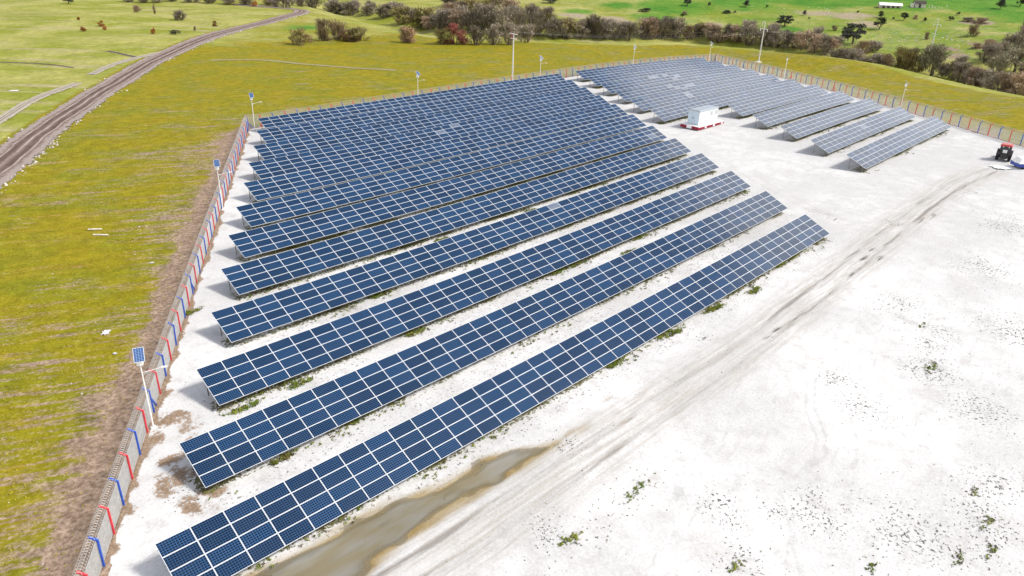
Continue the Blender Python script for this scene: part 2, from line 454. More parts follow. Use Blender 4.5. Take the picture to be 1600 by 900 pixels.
# ------------------------------------------------------------------ terrain
ZC=(0.18735,0.34664,0.71042,-0.73284,-0.12699,-0.21039,0.00583,0.13277,-0.00931)
def site_z(x,y):
    X=(x-35)/50; Y=(y-40)/50
    a,b,c,d,e,f,g,h,i=ZC
    return a*X+b*Y+c*X*X+d*X*Y+e*Y*Y+f*X**3+g*X*X*Y+h*X*Y*Y+i*Y**3
def sstep(a,b,x):
    t=np.clip((x-a)/(b-a),0,1); return t*t*(3-2*t)
CREEK=[(270,600),(240,470),(223,391),(196,300),(182,240),(176,205),(180,178),(208,158),(250,138),(262,108),(258,80),(256,55),(243,34),(228,12),(205,-25),(180,-80),(150,-160)]
def line_dist(x,y,line):
    """signed lateral distance to a polyline, + on the left of its direction"""
    x=np.asarray(x,float); y=np.asarray(y,float)
    best=np.full(x.shape,1e18); sg=np.ones(x.shape)
    for (ax,ay),(bx,by) in zip(line[:-1],line[1:]):
        dx,dy=bx-ax,by-ay
        t=np.clip(((x-ax)*dx+(y-ay)*dy)/(dx*dx+dy*dy),0,1)
        ex,ey=x-ax-t*dx,y-ay-t*dy
        d=ex*ex+ey*ey
        m=d<best
        best=np.where(m,d,best); sg=np.where(m,np.where(dx*ey-dy*ex>0,1,-1),sg)
    return sg*np.sqrt(best)
def terrain(x,y):
    x=np.asarray(x,float); y=np.asarray(y,float)
    cx=np.clip(x,-12,214); cy=np.clip(y,-30,102)
    d=np.hypot(x-cx,y-cy)
    z=site_z(cx,cy)*(1-sstep(0,70,d))
    k=sstep(12,90,d)
    z=z+k*(0.9*np.sin(x/41+0.6*np.sin(y/57))*np.cos(y/47+1)+0.5*np.sin((x+y)/23+1.3)*np.cos((x-1.3*y)/31))
    s=line_dist(x,y,CREEK)
    z=z-4.5*np.exp(-((s-12)/15)**2)
    r=np.clip(s-18,0,600)
    z=z+0.07*r*(1-np.exp(-r/45))
    z=z+k*2.2*sstep(10,80,s)*np.sin(x/63+y/90)*np.cos(y/71-x/140+.5)
    z=z+2.0*np.exp(-(((x-236)/16)**2+((y-74)/26)**2))
    return z
def tz(x, y):
    return float(terrain(x, y))

def vnoise(x, y, sc_, seed=0):
    """value noise on arrays"""
    x = np.asarray(x, float) / sc_ + seed * 17.3; y = np.asarray(y, float) / sc_ - seed * 9.1
    xi, yi = np.floor(x), np.floor(y); xf, yf = x - xi, y - yi
    def h(a, b):
        q = np.sin(a * 127.1 + b * 311.7 + seed * 74.7) * 43758.5453
        return q - np.floor(q)
    u = xf * xf * (3 - 2 * xf); v = yf * yf * (3 - 2 * yf)
    return (h(xi, yi) * (1 - u) + h(xi + 1, yi) * u) * (1 - v) + (h(xi, yi + 1) * (1 - u) + h(xi + 1, yi + 1) * u) * v

def blobs(x, y, pts, r, rx=None):
    out = np.zeros(x.shape)
    for q in pts:
        rr = q[2] if len(q) > 2 else r
        ax = (rx or 1.0)
        out = np.maximum(out, np.exp(-(((x - q[0]) / (rr * ax)) ** 2 + ((y - q[1]) / rr) ** 2)))
    return out

FL0, FL1 = (-14.7, -13.9), (52.0, 95.3)          # fence along the field side
FB1 = (216.5, 99.2)                               # far corner
FR1 = (118.5, -43.5)                              # right side, out of the picture
ROAD = [(-19, 40), (4.2, 78.9), (12.9, 93.2), (22.7, 111.4), (41.8, 142.5), (65.5, 176.9), (87.5, 200.1), (105.5, 219.1), (121.4, 235.3), (149.1, 257.8), (166, 271), (174, 284), (170, 300), (160, 320)]
TRACK = [(-12, -5.6), (3.8, -5.6), (16.5, -5.9), (31.7, -5.7), (50.6, -5.8), (64.8, -5.3), (79.9, -4.6), (99.2, -3.7), (115.0, -3.7), (127.4, -5.5), (140, -8)]
TRACK2 = [(98, 24), (90.1, 10.6), (87.9, 6.3), (86.4, 2.1), (87.7, -2.3), (92.1, -3.7)]
PUDDLE = [(3.2, 0.3), (5.5, 0.0), (7.9, -0.2), (10.8, -0.1), (13.5, -0.4), (16.1, -1.2), (19.2, -1.3), (20.5, -0.9), (22.3, -1.6), (24.9, -3.0), (26.1, -3.3), (24.1, -3.4), (21.7, -3.6), (19.5, -3.5), (17.3, -3.4), (14.9, -3.3), (12.2, -3.5), (10.1, -3.7), (8.2, -4.2), (5.0, -3.6), (2.0, -2.6), (1.0, -1.0)]

def grade(lo, hi, step, glo, ghi, rlo, rhi):
    a = list(np.arange(lo, hi + 1e-6, step))
    s, p = step, a[-1]
    while p < ghi:
        s *= 1 + rhi; p += s; a.append(p)
    s, p = step, a[0]; pre = []
    while p > glo:
        s *= 1 + rlo; p -= s; pre.append(p)
    return np.array(pre[::-1] + a)

def grid_mesh(name, X, Y, Z, mat, attrs, smooth=True):
    ny, nx = X.shape
    me = bpy.data.meshes.new(name)
    co = np.stack([X, Y, Z], -1).reshape(-1, 3)
    idx = np.arange(nx * ny).reshape(ny, nx)
    q = np.stack([idx[:-1, :-1], idx[:-1, 1:], idx[1:, 1:], idx[1:, :-1]], -1).reshape(-1, 4)
    me.vertices.add(len(co)); me.vertices.foreach_set('co', co.ravel())
    me.loops.add(q.size); me.loops.foreach_set('vertex_index', q.ravel().astype(np.int32))
    me.polygons.add(len(q)); me.polygons.foreach_set('loop_start', np.arange(0, q.size, 4, dtype=np.int32))
    me.polygons.foreach_set('use_smooth', np.ones(len(q), dtype=bool))
    me.update(calc_edges=True)
    for k, v in attrs.items():
        a = me.attributes.new(k, 'FLOAT', 'POINT')
        a.data.foreach_set('value', np.ascontiguousarray(v.ravel(), dtype=np.float32))
    me.materials.append(M[mat])
    return me

# the open land: one sheet out to the horizon
gx = grade(-30, 215, 1.0, -2600, 2900, 0.09, 0.014)
gy = grade(-20, 210, 1.0, -2600, 2900, 0.09, 0.014)
X, Y = np.meshgrid(gx, gy)
Z = terrain(X, Y)
dL = line_dist(X, Y, [FL0, FL1])                      # + outside, towards the field
dB = line_dist(X, Y, [FL1, FB1])
dR = line_dist(X, Y, [FB1, FR1])
s_creek = line_dist(X, Y, CREEK)
s_road = line_dist(X, Y, ROAD)                        # + beyond the road
wob = (vnoise(X, Y, 6, 1) - 0.5) + 0.6 * (vnoise(X, Y, 2.2, 2) - 0.5)
# keep the open land below the gravel yard
inside = (dL < 0) & (dB < 0) & (dR < 0)
deep = np.minimum(np.minimum(-dL, -dB), -dR)
Z = Z - 0.12 * sstep(0.6, 2.5, deep)
near_f = np.where(dL > -1, np.exp(-(np.maximum(dL - 1.2, 0) / (2.3 + 2.2 * wob)) ** 2), 0.0)
near_f = np.where((dL > 40) | (dB > 2) | (Y > 112), 0, near_f)
back = np.exp(-(np.maximum(np.maximum(dB, dR), 0) / 1.6) ** 2) * (dL < 3)
earth = 0.27 + 0.12 * np.exp(-(np.maximum(dL, 0) / 22) ** 2) * (dL > 0) * (Y < 110) + 0.70 * near_f + 0.5 * back
earth += 0.06 * np.exp(-((X + 2) ** 2 + (Y - 18) ** 2) / 26 ** 2)       # barer near the corner by the camera
earth += 0.20 * np.exp(-(((X - 24) / 9) ** 2 + ((Y - 44) / 14) ** 2))
earth += 0.20 * np.exp(-(((X - 40) / 8) ** 2 + ((Y - 84) / 10) ** 2))
earth -= 0.25 * np.exp(-(((X - 8) / 9) ** 2 + ((Y - 53) / 12) ** 2))
far = sstep(60, 130, Y - 0.2 * X) 
meadow = np.maximum(sstep(2, 7, s_road) * (Y > 60), sstep(-26, -6, s_creek))
meadow = np.maximum(meadow, 0.55 * sstep(175, 200, Y) * (s_road < 0))
earth = np.where(meadow > 0.4, -0.22, earth - 0.12 * far)
earth = np.where((s_creek > -5) & (s_creek < 0), np.maximum(earth, 0.12), earth)
vivid = blobs(X, Y, [(316, 184, 26), (345, 165, 24), (375, 140, 24), (392, 104, 22), (410, 80, 26), (400, 55, 26), (290, 176, 14), (140, 226, 9), (300, 205, 12), (440, 60, 40), (270, 205, 10), (299, 132, 10), (312, 122, 9), (305, 32, 12), (330, 28, 14)], 20)
vivid = np.maximum(vivid, 0.50 * sstep(8, 40, s_creek) * sstep(255, 300, X))
vivid = np.maximum(vivid, sstep(390, 430, X + 0.55 * Y - 30) * (s_creek > 60))
straw = blobs(X, Y, [(268, 182, 13), (258, 195, 12), (354, 112, 14), (350, 128, 12), (340, 101, 12), (300, 150, 8), (371, 66, 9)], 12) * 0.8
# bank and ditch soil beyond the creek on the right
dirt = blobs(X, Y, [(311, 58, 5), (301, 51, 5), (325, 53, 5), (294, 50, 4), (318, 49, 5), (309, 55, 4)], 5)
earth = np.maximum(earth, dirt * 1.2 - 0.25)
Z = Z + np.where(inside, 0, 0.10 * (vnoise(X, Y, 2.4, 4) - 0.5) * sstep(1.5, 6, np.maximum(np.maximum(dL, dB), dR)))
ground = structure('ground', grid_mesh('ground', X, Y, Z, 'field', {'earth': earth, 'meadow': meadow, 'vivid': vivid, 'straw': straw}),
                   'olive grass fields and pasture hills around the solar farm')

# the white gravel yard inside the fence
yr = np.concatenate([np.arange(-42, -7, 0.45), np.arange(-7, 3, 0.2), np.arange(3, 99.3, 0.45)])
def fence_x(y):
    t = (y - FL0[1]) / (FL1[1] - FL0[1]); return FL0[0] + t * (FL1[0] - FL0[0])
def fence_xr(y):
    t = (y - FR1[1]) / (FB1[1] - FR1[1]); return FR1[0] + t * (FB1[0] - FR1[0])
nxy = 440
tt = np.linspace(0, 1, nxy) ** 1.35
Xy = np.zeros((len(yr), nxy)); Yy = np.zeros_like(Xy)
for j, y in enumerate(yr):
    fy = y
    rag = 0.15 + 0.9 * float(vnoise(np.array([y]), np.array([3.0]), 1.7, 5)[0]) ** 2 + 0.5 * float(vnoise(np.array([y]), np.array([8.0]), 0.6, 6)[0])
    x0, x1 = fence_x(y) + 0.12, fence_xr(y) - 0.3
    Xy[j] = x0 + (x1 - x0) * tt; Yy[j] = y
backlim = FL1[1] + (Xy - FL1[0]) / (FB1[0] - FL1[0]) * (FB1[1] - FL1[1]) - 0.4
Yy = np.minimum(Yy, backlim)
Zy = terrain(Xy, Yy) + 0.05
lift = 0.05 * (vnoise(Xy, Yy, 1.5, 7) - 0.5) + 0.03 * (vnoise(Xy, Yy, 0.7, 8) - 0.5)
dtr = line_dist(Xy, Yy, TRACK)
dtr2 = line_dist(Xy, Yy, TRACK2)
lift -= 0.05 * np.exp(-((np.abs(dtr) - 0.95) / 0.3) ** 2)
edge_in = np.minimum(-line_dist(Xy, Yy, [FL0, FL1]), -line_dist(Xy, Yy, [FB1, FR1]))
Zy = Zy + lift - 0.035 * (1 - sstep(0.1, 1.5, edge_in))
# puddle basin
def poly_sd(x, y, poly):
    P = poly + [poly[0]]
    d = np.abs(line_dist(x, y, P))
    ins = np.zeros(x.shape, bool)
    for (ax, ay), (bx, by) in zip(P[:-1], P[1:]):
        c = ((ay > y) != (by > y)) & (x < (bx - ax) * (y - ay) / (by - ay + 1e-12) + ax)
        ins ^= c
    return np.where(ins, d, -d)
pd = poly_sd(Xy, Yy, PUDDLE)
PZ = tz(12, -2.2) + 0.03
wgt = sstep(-3.0, -0.2, pd)
def basin_z(x, y, d):
    return PZ - 0.006 - 0.075 * np.clip(d, -1.2, 0.9) + 0.055 * (vnoise(x * 0.5, y, 0.8, 9) - 0.5) + 0.04 * (vnoise(x * 0.3, y, 0.35, 10) - 0.5)
basin = basin_z(Xy, Yy, pd)
Zy = Zy * (1 - wgt) + basin * wgt
MUD = [(6.3, 17.8, 1.6), (6.8, 16.3, 1.4), (6.2, 13.9, 1.5), (4.3, 13.2, 1.3), (4.0, 11.3, 1.5), (3.6, 7.9, 1.4), (2.6, 10.4, 1.2), (5.9, 19.8, 0.9), (0.6, 10.2, 0.9), (3.3, 15.9, 1.0), (5.0, 8.3, 1.2), (4.6, 16.2, 1.3), (-1.4, 7.4, 0.7), (7.6, 21.4, 0.8), (-0.6, 8.6, 0.6), (1.6, 12.2, 0.7)]
mud = 0.72 * blobs(Xy, Yy, MUD, 1.2)
dLy = -line_dist(Xy, Yy, [FL0, FL1])
mud = np.maximum(mud, 0.95 * np.exp(-(np.maximum(dLy - 0.1, 0) / (0.18 + 0.75 * vnoise(Xy, Yy, 1.6, 15) ** 2)) ** 2))
DARK = [(62.2, -17.3, 2.0), (64.8, -17.3, 2.0), (41.2, -27.4, 1.6), (39.6, -28.2, 1.6), (25.7, -18.7, 1.6), (31.2, -17.9, 1.2), (29.5, -15.1, 1.3), (28.5, -14.5, 1.2), (18.9, -8.1, 1.0), (18.7, -9.0, 1.0), (28.3, -16.3, 1.2), (26.2, -4.3, 1.0), (90.6, -3.6, 1.6), (111.1, -6.2, 2), (3.8, 10.2, 1.2), (5.2, 10.6, 1.2), (87.7, 5.8, 1.2), (87.5, 4.3, 1.2), (47.3, -2.4, 0.8), (47.1, -17.3, 2.2), (45.0, -27.5, 2.5), (36, -25, 3), (57, -19, 2.5), (54, -24, 3), (33, -20, 2.5), (70, -22, 4), (50, -14, 2), (68, -12, 3), (84, -16, 4), (100, -14, 5)]
dark = 0.75 * blobs(Xy, Yy, DARK, 1.5)
ROWS = [(0.271, -0.006, None), (8.101, 4.663, 109.424), (16.104, 9.37, 114.03), (24.262, 14.313, 119.417), (32.369, 19.062, 124.258), (40.286, 23.652, 128.872), (48.273, 28.494, 113.548), (56.424, 33.55, 118.047), (64.562, 38.386, 123.272), (72.584, 43.281, 128.214), (81.152, 48.255, 133.59), (89.148, 52.674, 138.346)]
PITCH, PL, TILT = 1.985, 3.835, 0.4205
for (ry, rx, rl) in ROWS:
    for (a, b) in ((rx, rx + 40 * PITCH), (rl, rl + (20 if ry < 44 else 30) * PITCH) if rl else (0, 0)):
        if a == b: continue
        m = (Xy > a - 0.5) & (Xy < b + 0.5) & (Yy > ry - 1.6) & (Yy < ry + 2.5)
        dark = np.where(m, np.maximum(dark, 0.34), dark)  # denser specks along the rows add to the painted shade
WEED = [(10.1, 8.3), (16.8, 8.7), (27.3, 17.1), (28.2, 16.3), (47.7, 16.5), (50.8, 16.4), (45.2, 17.0), (46.3, 0.1), (44.9, 0.6), (53.5, 0.1), (52.7, 0.3), (70.4, 0.7), (67.9, 0.6), (59.9, -0.6), (62.8, 16.4), (65.4, 17.4), (58.0, 14.7), (44.3, 32.0), (47.6, 31.1), (31.5, 25.9), (30.0, 24.8), (73.5, 30.0), (75.3, 30.3), (59.6, 31.8), (19.9, -10.4), (19.2, -10.25), (26.6, -10.4), (25.4, -10.5), (40.7, -28.1), (38.1, -29.0), (64.8, -15.6), (58.1, -19.0), (57.2, -18.8), (43.0, -26.5), (25.2, -18.6), (31.0, -24.3), (36.1, -27.8), (71.5, 0.9), (14.6, 33.1), (37.6, 0.5), (25.2, 25.6), (16.2, 9.2), (16.0, 15.8), (11.6, 13.8), (10.9, 15.5), (33.3, 18.7), (36.6, 17.6)]
weed = 0.42 * blobs(Xy, Yy, WEED, 0.7)
for ri, (ry, rx, rl) in enumerate(ROWS):                 # dark mossy strip under every row, painting in the table shade
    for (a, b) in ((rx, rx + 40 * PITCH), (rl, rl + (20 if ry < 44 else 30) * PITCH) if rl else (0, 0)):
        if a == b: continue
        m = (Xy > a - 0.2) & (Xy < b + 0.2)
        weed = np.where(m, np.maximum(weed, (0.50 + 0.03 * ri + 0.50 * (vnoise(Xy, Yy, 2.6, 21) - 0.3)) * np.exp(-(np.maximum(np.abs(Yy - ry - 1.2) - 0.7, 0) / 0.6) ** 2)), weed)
wet = np.clip(0.74 + 0.75 * np.clip(pd, -1.2, 0.3) * (1 + 0.4 * (vnoise(Xy, Yy, 2.0, 11) - 0.5)), 0, 1) * (pd > -1.5)
wet = np.maximum(wet, 0.5 * blobs(Xy, Yy, [(27.4, -3.2, 0.5), (33.0, -2.4, 0.35), (27.9, -1.3, 0.25), (30.3, -1.7, 0.3), (31.6, -5.1, 0.35), (28.4, -3.5, 0.5)], 0.4, 3.0))
wet = np.maximum(wet, 0.45 * np.exp(-((np.abs(dtr2) - 0.8) / 0.3) ** 2) * (Xy > 80) * (Xy < 98))
trk = np.where(Xy < 126, dtr, 9.0)
SCUFF = [[(48.7, -12.5), (44.2, -14.5), (41.7, -16.6), (39.1, -17.8), (36.2, -17.8)], [(48.2, -12.0), (43.7, -14.0), (40.8, -16.3), (38.5, -17.2), (35.6, -17.3)], [(46.2, -16.4), (42.7, -18.6), (40.4, -19.5), (38.3, -19.8)], [(29.1, -11.3), (28.3, -12.3), (26.8, -12.6)], [(29.6, -11.4), (28.6, -12.5), (26.8, -13.0)], [(32.2, -18.8), (29.4, -20.1), (27.6, -21.5)], [(33.7, -16.9), (30.4, -19.5), (27.7, -20.5)]]
scuff = np.zeros(Xy.shape)
for ln in SCUFF:
    scuff = np.maximum(scuff, np.exp(-(line_dist(Xy, Yy, ln) / 0.20) ** 2))
smudge = 0.58 * blobs(Xy, Yy, [(56.7, -6.2, .55), (54.0, -6.2, .5), (51.5, -6.3, .35), (32.3, -5.2, .35), (80.1, -4.9, .6), (76.5, -5.2, .6), (94.1, -5.5, .6), (97.1, -6.1, .6), (47.3, -2.4, .25), (23.2, -5.8, .25), (77.9, -6.5, .5), (71.2, -6.0, .3), (64.6, -6.1, .3), (88.2, 6.2, .3), (87.1, 4.1, .3), (86.6, 2.6, .25)], 0.5, 3.2)
packed = np.maximum(sstep(58, 84, Xy + 0.5 * Yy) * sstep(-26, -8, Yy), 0.25)          # driven-over gravel of the lane and turning area
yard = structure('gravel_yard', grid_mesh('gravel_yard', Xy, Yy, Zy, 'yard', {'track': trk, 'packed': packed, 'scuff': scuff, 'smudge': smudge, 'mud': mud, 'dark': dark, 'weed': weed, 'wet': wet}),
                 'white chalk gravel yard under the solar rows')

# puddle: a flat sheet of water lying in the basin
px_, py_ = np.meshgrid(np.arange(-1, 28, 0.22), np.arange(-5.2, 1.4, 0.16))
pdp = poly_sd(px_, py_, PUDDLE)
dep = PZ - 0.012 - basin_z(px_, py_, pdp)
keep = pdp > -0.75
ids = -np.ones(px_.shape, int); ids[keep] = np.arange(keep.sum())
q_ = np.stack([ids[:-1, :-1], ids[:-1, 1:], ids[1:, 1:], ids[1:, :-1]], -1).reshape(-1, 4)
q_ = q_[(q_ >= 0).all(1)]
me = bpy.data.meshes.new('puddle')
me.from_pydata([(float(p), float(q), PZ - 0.012) for p, q in zip(px_[keep], py_[keep])], [], [tuple(int(v) for v in f) for f in q_])
at_ = me.attributes.new('depth', 'FLOAT', 'POINT'); at_.data.foreach_set('value', dep[keep].astype(np.float32))
me.materials.append(M['water'])
o = link('puddle', me)
o['kind'] = 'structure'; o['label'] = 'long murky brown puddle in front of the nearest solar row'

# roads and paths: strips laid on the land
def strip(name, line, width, mat, label, lift=0.035, step=1.2):
    pts = []
    for (a, b) in zip(line[:-1], line[1:]):
        L = math.hypot(b[0] - a[0], b[1] - a[1]); n = max(2, int(L / step))
        for k in range(n):
            t = k / n; pts.append((a[0] + t * (b[0] - a[0]), a[1] + t * (b[1] - a[1])))
    pts.append(line[-1])
    for _ in range(14):
        pts = [pts[0]] + [((p[0] + 2 * q[0] + r[0]) / 4, (p[1] + 2 * q[1] + r[1]) / 4) for p, q, r in zip(pts[:-2], pts[1:-1], pts[2:])] + [pts[-1]]
    cols = 9
    P = np.array(pts); T = np.gradient(P, axis=0); T /= np.linalg.norm(T, axis=1)[:, None]
    Nn = np.stack([-T[:, 1], T[:, 0]], 1)
    us = np.linspace(-0.5, 0.5, cols)
    XX = P[:, :1] + Nn[:, :1] * us * width; YY = P[:, 1:] + Nn[:, 1:] * us * width
    au = np.abs(us)
    ZZ = terrain(XX, YY) + lift + 0.05 * (1 - np.clip((au - 0.30) / 0.2, 0, 1)) - 0.06 * np.exp(-((au - 0.17) / 0.05) ** 2)
    me = grid_mesh(name, XX, YY, ZZ, mat, {})
    L = np.concatenate([[0], np.cumsum(np.linalg.norm(np.diff(P, axis=0), axis=1))])
    uv = np.stack([np.broadcast_to(us + 0.5, XX.shape), np.broadcast_to(L[:, None], XX.shape)], -1).reshape(-1, 2)
    vi = np.zeros(len(me.loops), dtype=np.int32); me.loops.foreach_get('vertex_index', vi)
    lay = me.uv_layers.new(name='UVMap')
    lay.data.foreach_set('uv', uv[vi].ravel().astype(np.float32))
    return structure(name, me, label)
strip('dirt_road', ROAD, 7.4, 'road', 'brown rutted dirt road running up past the field', 0.09)
strip('worn_path', [(9, 107), (16.0, 118.9), (20.6, 126.5), (28.1, 140.3), (33.6, 148.2), (38.9, 153.7), (43.2, 158.7)], 2.6, 'path', 'pale worn track in the meadow left of the dirt road', 0.07)
strip('worn_path', [(49.0, 168.5), (56.6, 178.7), (64.5, 185.2), (71.6, 188.4), (81.3, 194.4)], 2.4, 'path', 'pale worn track joining the dirt road higher up', 0.07)
strip('ditch', [(31, 200), (34.3, 198.3), (40.3, 194.0), (45.9, 188.8), (48.9, 180.7)], 1.0, 'ditch', 'dark furrow across the meadow at the picture edge', 0.06)
strip('ditch', [(63.2, 198.8), (64.6, 194.7), (65.4, 189.9), (66.5, 186.1)], 1.5, 'ditch', 'short dark furrow beside the dirt road', 0.06)
strip('worn_path', [(80.8, 172.8), (86, 170), (91.3, 167.9), (93.6, 165.1), (96.7, 155), (105.3, 139.2), (111.6, 130.9)], 1.8, 'faint', 'faint pale track across the far field', 0.06)

# ------------------------------------------------------------------ solar tables
PW, PH, PT, FRM = 1.972, 0.948, 0.04, 0.027
def panel_mesh(name, glass):
    me = bpy.data.meshes.new(name)
    a, b, i, j = PW / 2, PH / 2, PW / 2 - FRM, PH / 2 - FRM
    v = [(-a, -b, PT), (a, -b, PT), (a, b, PT), (-a, b, PT), (-i, -j, PT), (i, -j, PT), (i, j, PT), (-i, j, PT),
         (-i, -j, PT - .006), (i, -j, PT - .006), (i, j, PT - .006), (-i, j, PT - .006), (-a, -b, 0), (a, -b, 0), (a, b, 0), (-a, b, 0)]
    f = [(0, 1, 5, 4), (1, 2, 6, 5), (2, 3, 7, 6), (3, 0, 4, 7), (4, 5, 9, 8), (5, 6, 10, 9), (6, 7, 11, 10), (7, 4, 8, 11),
         (12, 13, 1, 0), (13, 14, 2, 1), (14, 15, 3, 2), (15, 12, 0, 3), (15, 14, 13, 12), (8, 9, 10, 11)]
    me.from_pydata(v, [], f)
    for m in ('frame', glass, 'backsheet'):
        me.materials.append(M[m])
    me.polygons[12].material_index = 2
    me.polygons[13].material_index = 1
    lay = me.uv_layers.new(name='UVMap')
    for l in me.polygons[13].loop_indices:
        x, y, _ = v[me.loops[l].vertex_index]
        lay.data[l].uv = (0.02 + (x + i) / (2 * i) * 11.96, 0.02 + (y + j) / (2 * j) * 5.96)
    me.update()
    return me
PANEL = panel_mesh('solar_panel', 'glass')
PANEL_PALE = panel_mesh('solar_panel_pale', 'glass_pale')
CT, ST = math.cos(TILT), math.sin(TILT)
H0 = 0.70
def leg_mesh(name, h):
    mb = MB(); mb.box((-0.04, -0.03, -0.35), (0.04, 0.03, h)); mb.box((-0.055, -0.045, h - 0.12), (0.055, 0.045, h + 0.01)); return mb.mesh(name, 'steel')
FRONT_T, REAR_T = 0.75, 3.0
LEG_F = leg_mesh('front_leg', H0 + FRONT_T * ST - 0.16)
LEG_R = leg_mesh('rear_leg', H0 + REAR_T * ST - 0.16)
mb = MB(); mb.box((-0.03, 0.15, -0.17), (0.03, PL - 0.15, -0.09)); RAFTER = mb.mesh('rafter', 'steel')
mb = MB(); mb.bar((0, REAR_T * CT, 0.25), (0, 1.55 * CT, H0 + 1.55 * ST - 0.17), 0.05); BRACE = mb.mesh('brace', 'steel')

rng = random.Random(11)
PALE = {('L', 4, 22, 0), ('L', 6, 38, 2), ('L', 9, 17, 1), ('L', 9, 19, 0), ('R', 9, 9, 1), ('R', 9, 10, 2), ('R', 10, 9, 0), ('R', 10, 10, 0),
        ('R', 9, 12, 2), ('R', 9, 13, 2), ('R', 10, 12, 0), ('R', 8, 9, 2), ('R', 8, 9, 1), ('R', 10, 14, 1), ('R', 9, 11, 3), ('R', 10, 13, 2), ('R', 3, 9, 1)}  # the R cluster is a painted cloud reflection, the rest odd paler panels
ORD = ['first', 'second', 'third', 'fourth', 'fifth', 'sixth', 'seventh', 'eighth', 'ninth', 'tenth', 'eleventh', 'twelfth']
def solar_table(side, r, x0, y0, ncol, label, group):
    zb = tz(x0, y0)
    root = thing('solar_table', label, 'solar array', (x0, y0, zb), 0.0, group)
    xs = x0 + (np.arange(ncol) + 0.5) * PITCH
    zc = terrain(xs, np.full(ncol, y0))
    xe = x0 + np.arange(ncol + 1) * PITCH
    ze = terrain(xe, np.full(ncol + 1, y0))
    for k in range(ncol):
        slope = math.atan2(ze[k + 1] - ze[k], PITCH)
        for j in range(4):
            t = (j + 0.5) * PL / 4
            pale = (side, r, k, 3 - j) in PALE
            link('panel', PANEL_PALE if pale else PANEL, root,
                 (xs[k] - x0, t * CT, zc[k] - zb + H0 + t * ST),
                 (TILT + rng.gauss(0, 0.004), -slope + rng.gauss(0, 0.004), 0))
    for t in (0.38, 1.45, 2.4, 3.45):                               # long rails under the panels
        mb = MB()
        P = [(xe[k] - x0, t * CT, ze[k] - zb + H0 + t * ST - 0.05) for k in range(ncol + 1)]
        i0 = len(mb.v)
        for p in P:
            for dy, dz in ((-.025, -.04), (.025, -.04), (.025, .04), (-.025, .04)):
                mb.v.append((p[0], p[1] + dy, p[2] + dz))
        for k in range(ncol):
            for q in range(4):
                q2 = (q + 1) % 4
                mb.f.append((4 * k + q, 4 * k + q2, 4 * k + 4 + q2, 4 * k + 4 + q)); mb.mi.append(0)
        link('rail', mb.mesh('rail', 'steel'), root)
    for k in range(0, ncol + 1, 2):
        xk = min(max(xe[k], x0 + 0.35), x0 + ncol * PITCH - 0.35)
        z = float(np.interp(xk, xe, ze)) - zb
        link('leg', LEG_F, root, (xk - x0, FRONT_T * CT, z))
        link('leg', LEG_R, root, (xk - x0, REAR_T * CT, z))
        link('rafter', RAFTER, root, (xk - x0, 0, z + H0), (TILT, 0, 0))
        link('brace', BRACE, root, (xk - x0, 0, z))
    return root
for i, (ry, rx, rl) in enumerate(ROWS):
    r = i + 1
    where = 'nearest the camera, beside the puddle' if r == 1 else ('at the back, along the far fence' if r == 12 else 'counted from the puddle')
    lab = 'long blue solar table of the field-side block, %s row %s' % (ORD[i], where) if r not in (1, 12) else 'long blue solar table of the field-side block, row %s' % where
    solar_table('L', r, rx, ry, 40, lab, 'long solar tables of the field-side block')
    if rl:
        n = 20 if r < 7 else 30
        k = 12 - r
        if n == 20:
            lab = 'short pale-looking solar table beyond the open yard, %s from the tractor' % ORD[r - 2]
            solar_table('R', r, rl, ry, 20, lab, 'short solar tables beyond the yard')
        else:
            lab = 'medium solar table behind the white kiosk, %s from the far fence' % ORD[k]
            solar_table('R', r, rl, ry, 30, lab, 'medium solar tables behind the kiosk')

# ------------------------------------------------------------------ fences
FH, SP = 1.95, 2.52
mb = MB()
mb.box((-0.055, -0.13, -0.3), (0.055, -0.03, FH))
mb.bar((0, -0.08, FH - 0.04), (0, 0.36, FH + 0.30), 0.11, 0.10)
POST = {}
for c in ('red', 'blue'):
    POST[c] = mb.mesh('fence_post_' + c, c)
mbb = MB(); mbb.bar((0.0, -0.09, 1.25), (1.05, -0.09, -0.15), 0.085)
STRUT = {c: mbb.mesh('fence_strut_' + c, c) for c in ('red', 'blue')}
def wire_panel(L):
    """woven diamond mesh between two posts, every wire a thin three-sided rod"""
    mb = MB(); st = 0.105; H = FH - 0.06; r = 0.0088
    def rod(a, b, y):
        d = Vector((b[0] - a[0], 0, b[1] - a[1])).normalized(); p = Vector((-d.z, 0, d.x))
        i = len(mb.v)
        for q in (a, b):
            o = Vector((q[0], y, q[1]))
            for k in range(3):
                an = 2 * math.pi * k / 3
                mb.v.append(tuple(o + p * (r * math.cos(an)) + Vector((0, r * math.sin(an), 0))))
        for k in range(3):
            k2 = (k + 1) % 3
            mb.f.append((i + k, i + k2, i + 3 + k2, i + 3 + k)); mb.mi.append(0)
    for sgn in (1, -1):
        c = -H
        while c < L:
            # line x = c + z (or mirrored), clipped to the panel
            z0, z1 = max(0.0, -c), min(H, L - c)
            if z1 - z0 > 0.03:
                a, b = (c + z0, z0), (c + z1, z1)
                if sgn < 0: a, b = (L - a[0], a[1]), (L - b[0], b[1])
                rod((a[0], a[1] + 0.04), (b[0], b[1] + 0.04), 0.012 * sgn)
            c += st
    for z in (0.06, H * 0.5, H + 0.03):
        rod((0, z), (L, z), 0.0)
    return mb.mesh('wire_mesh', 'wire')
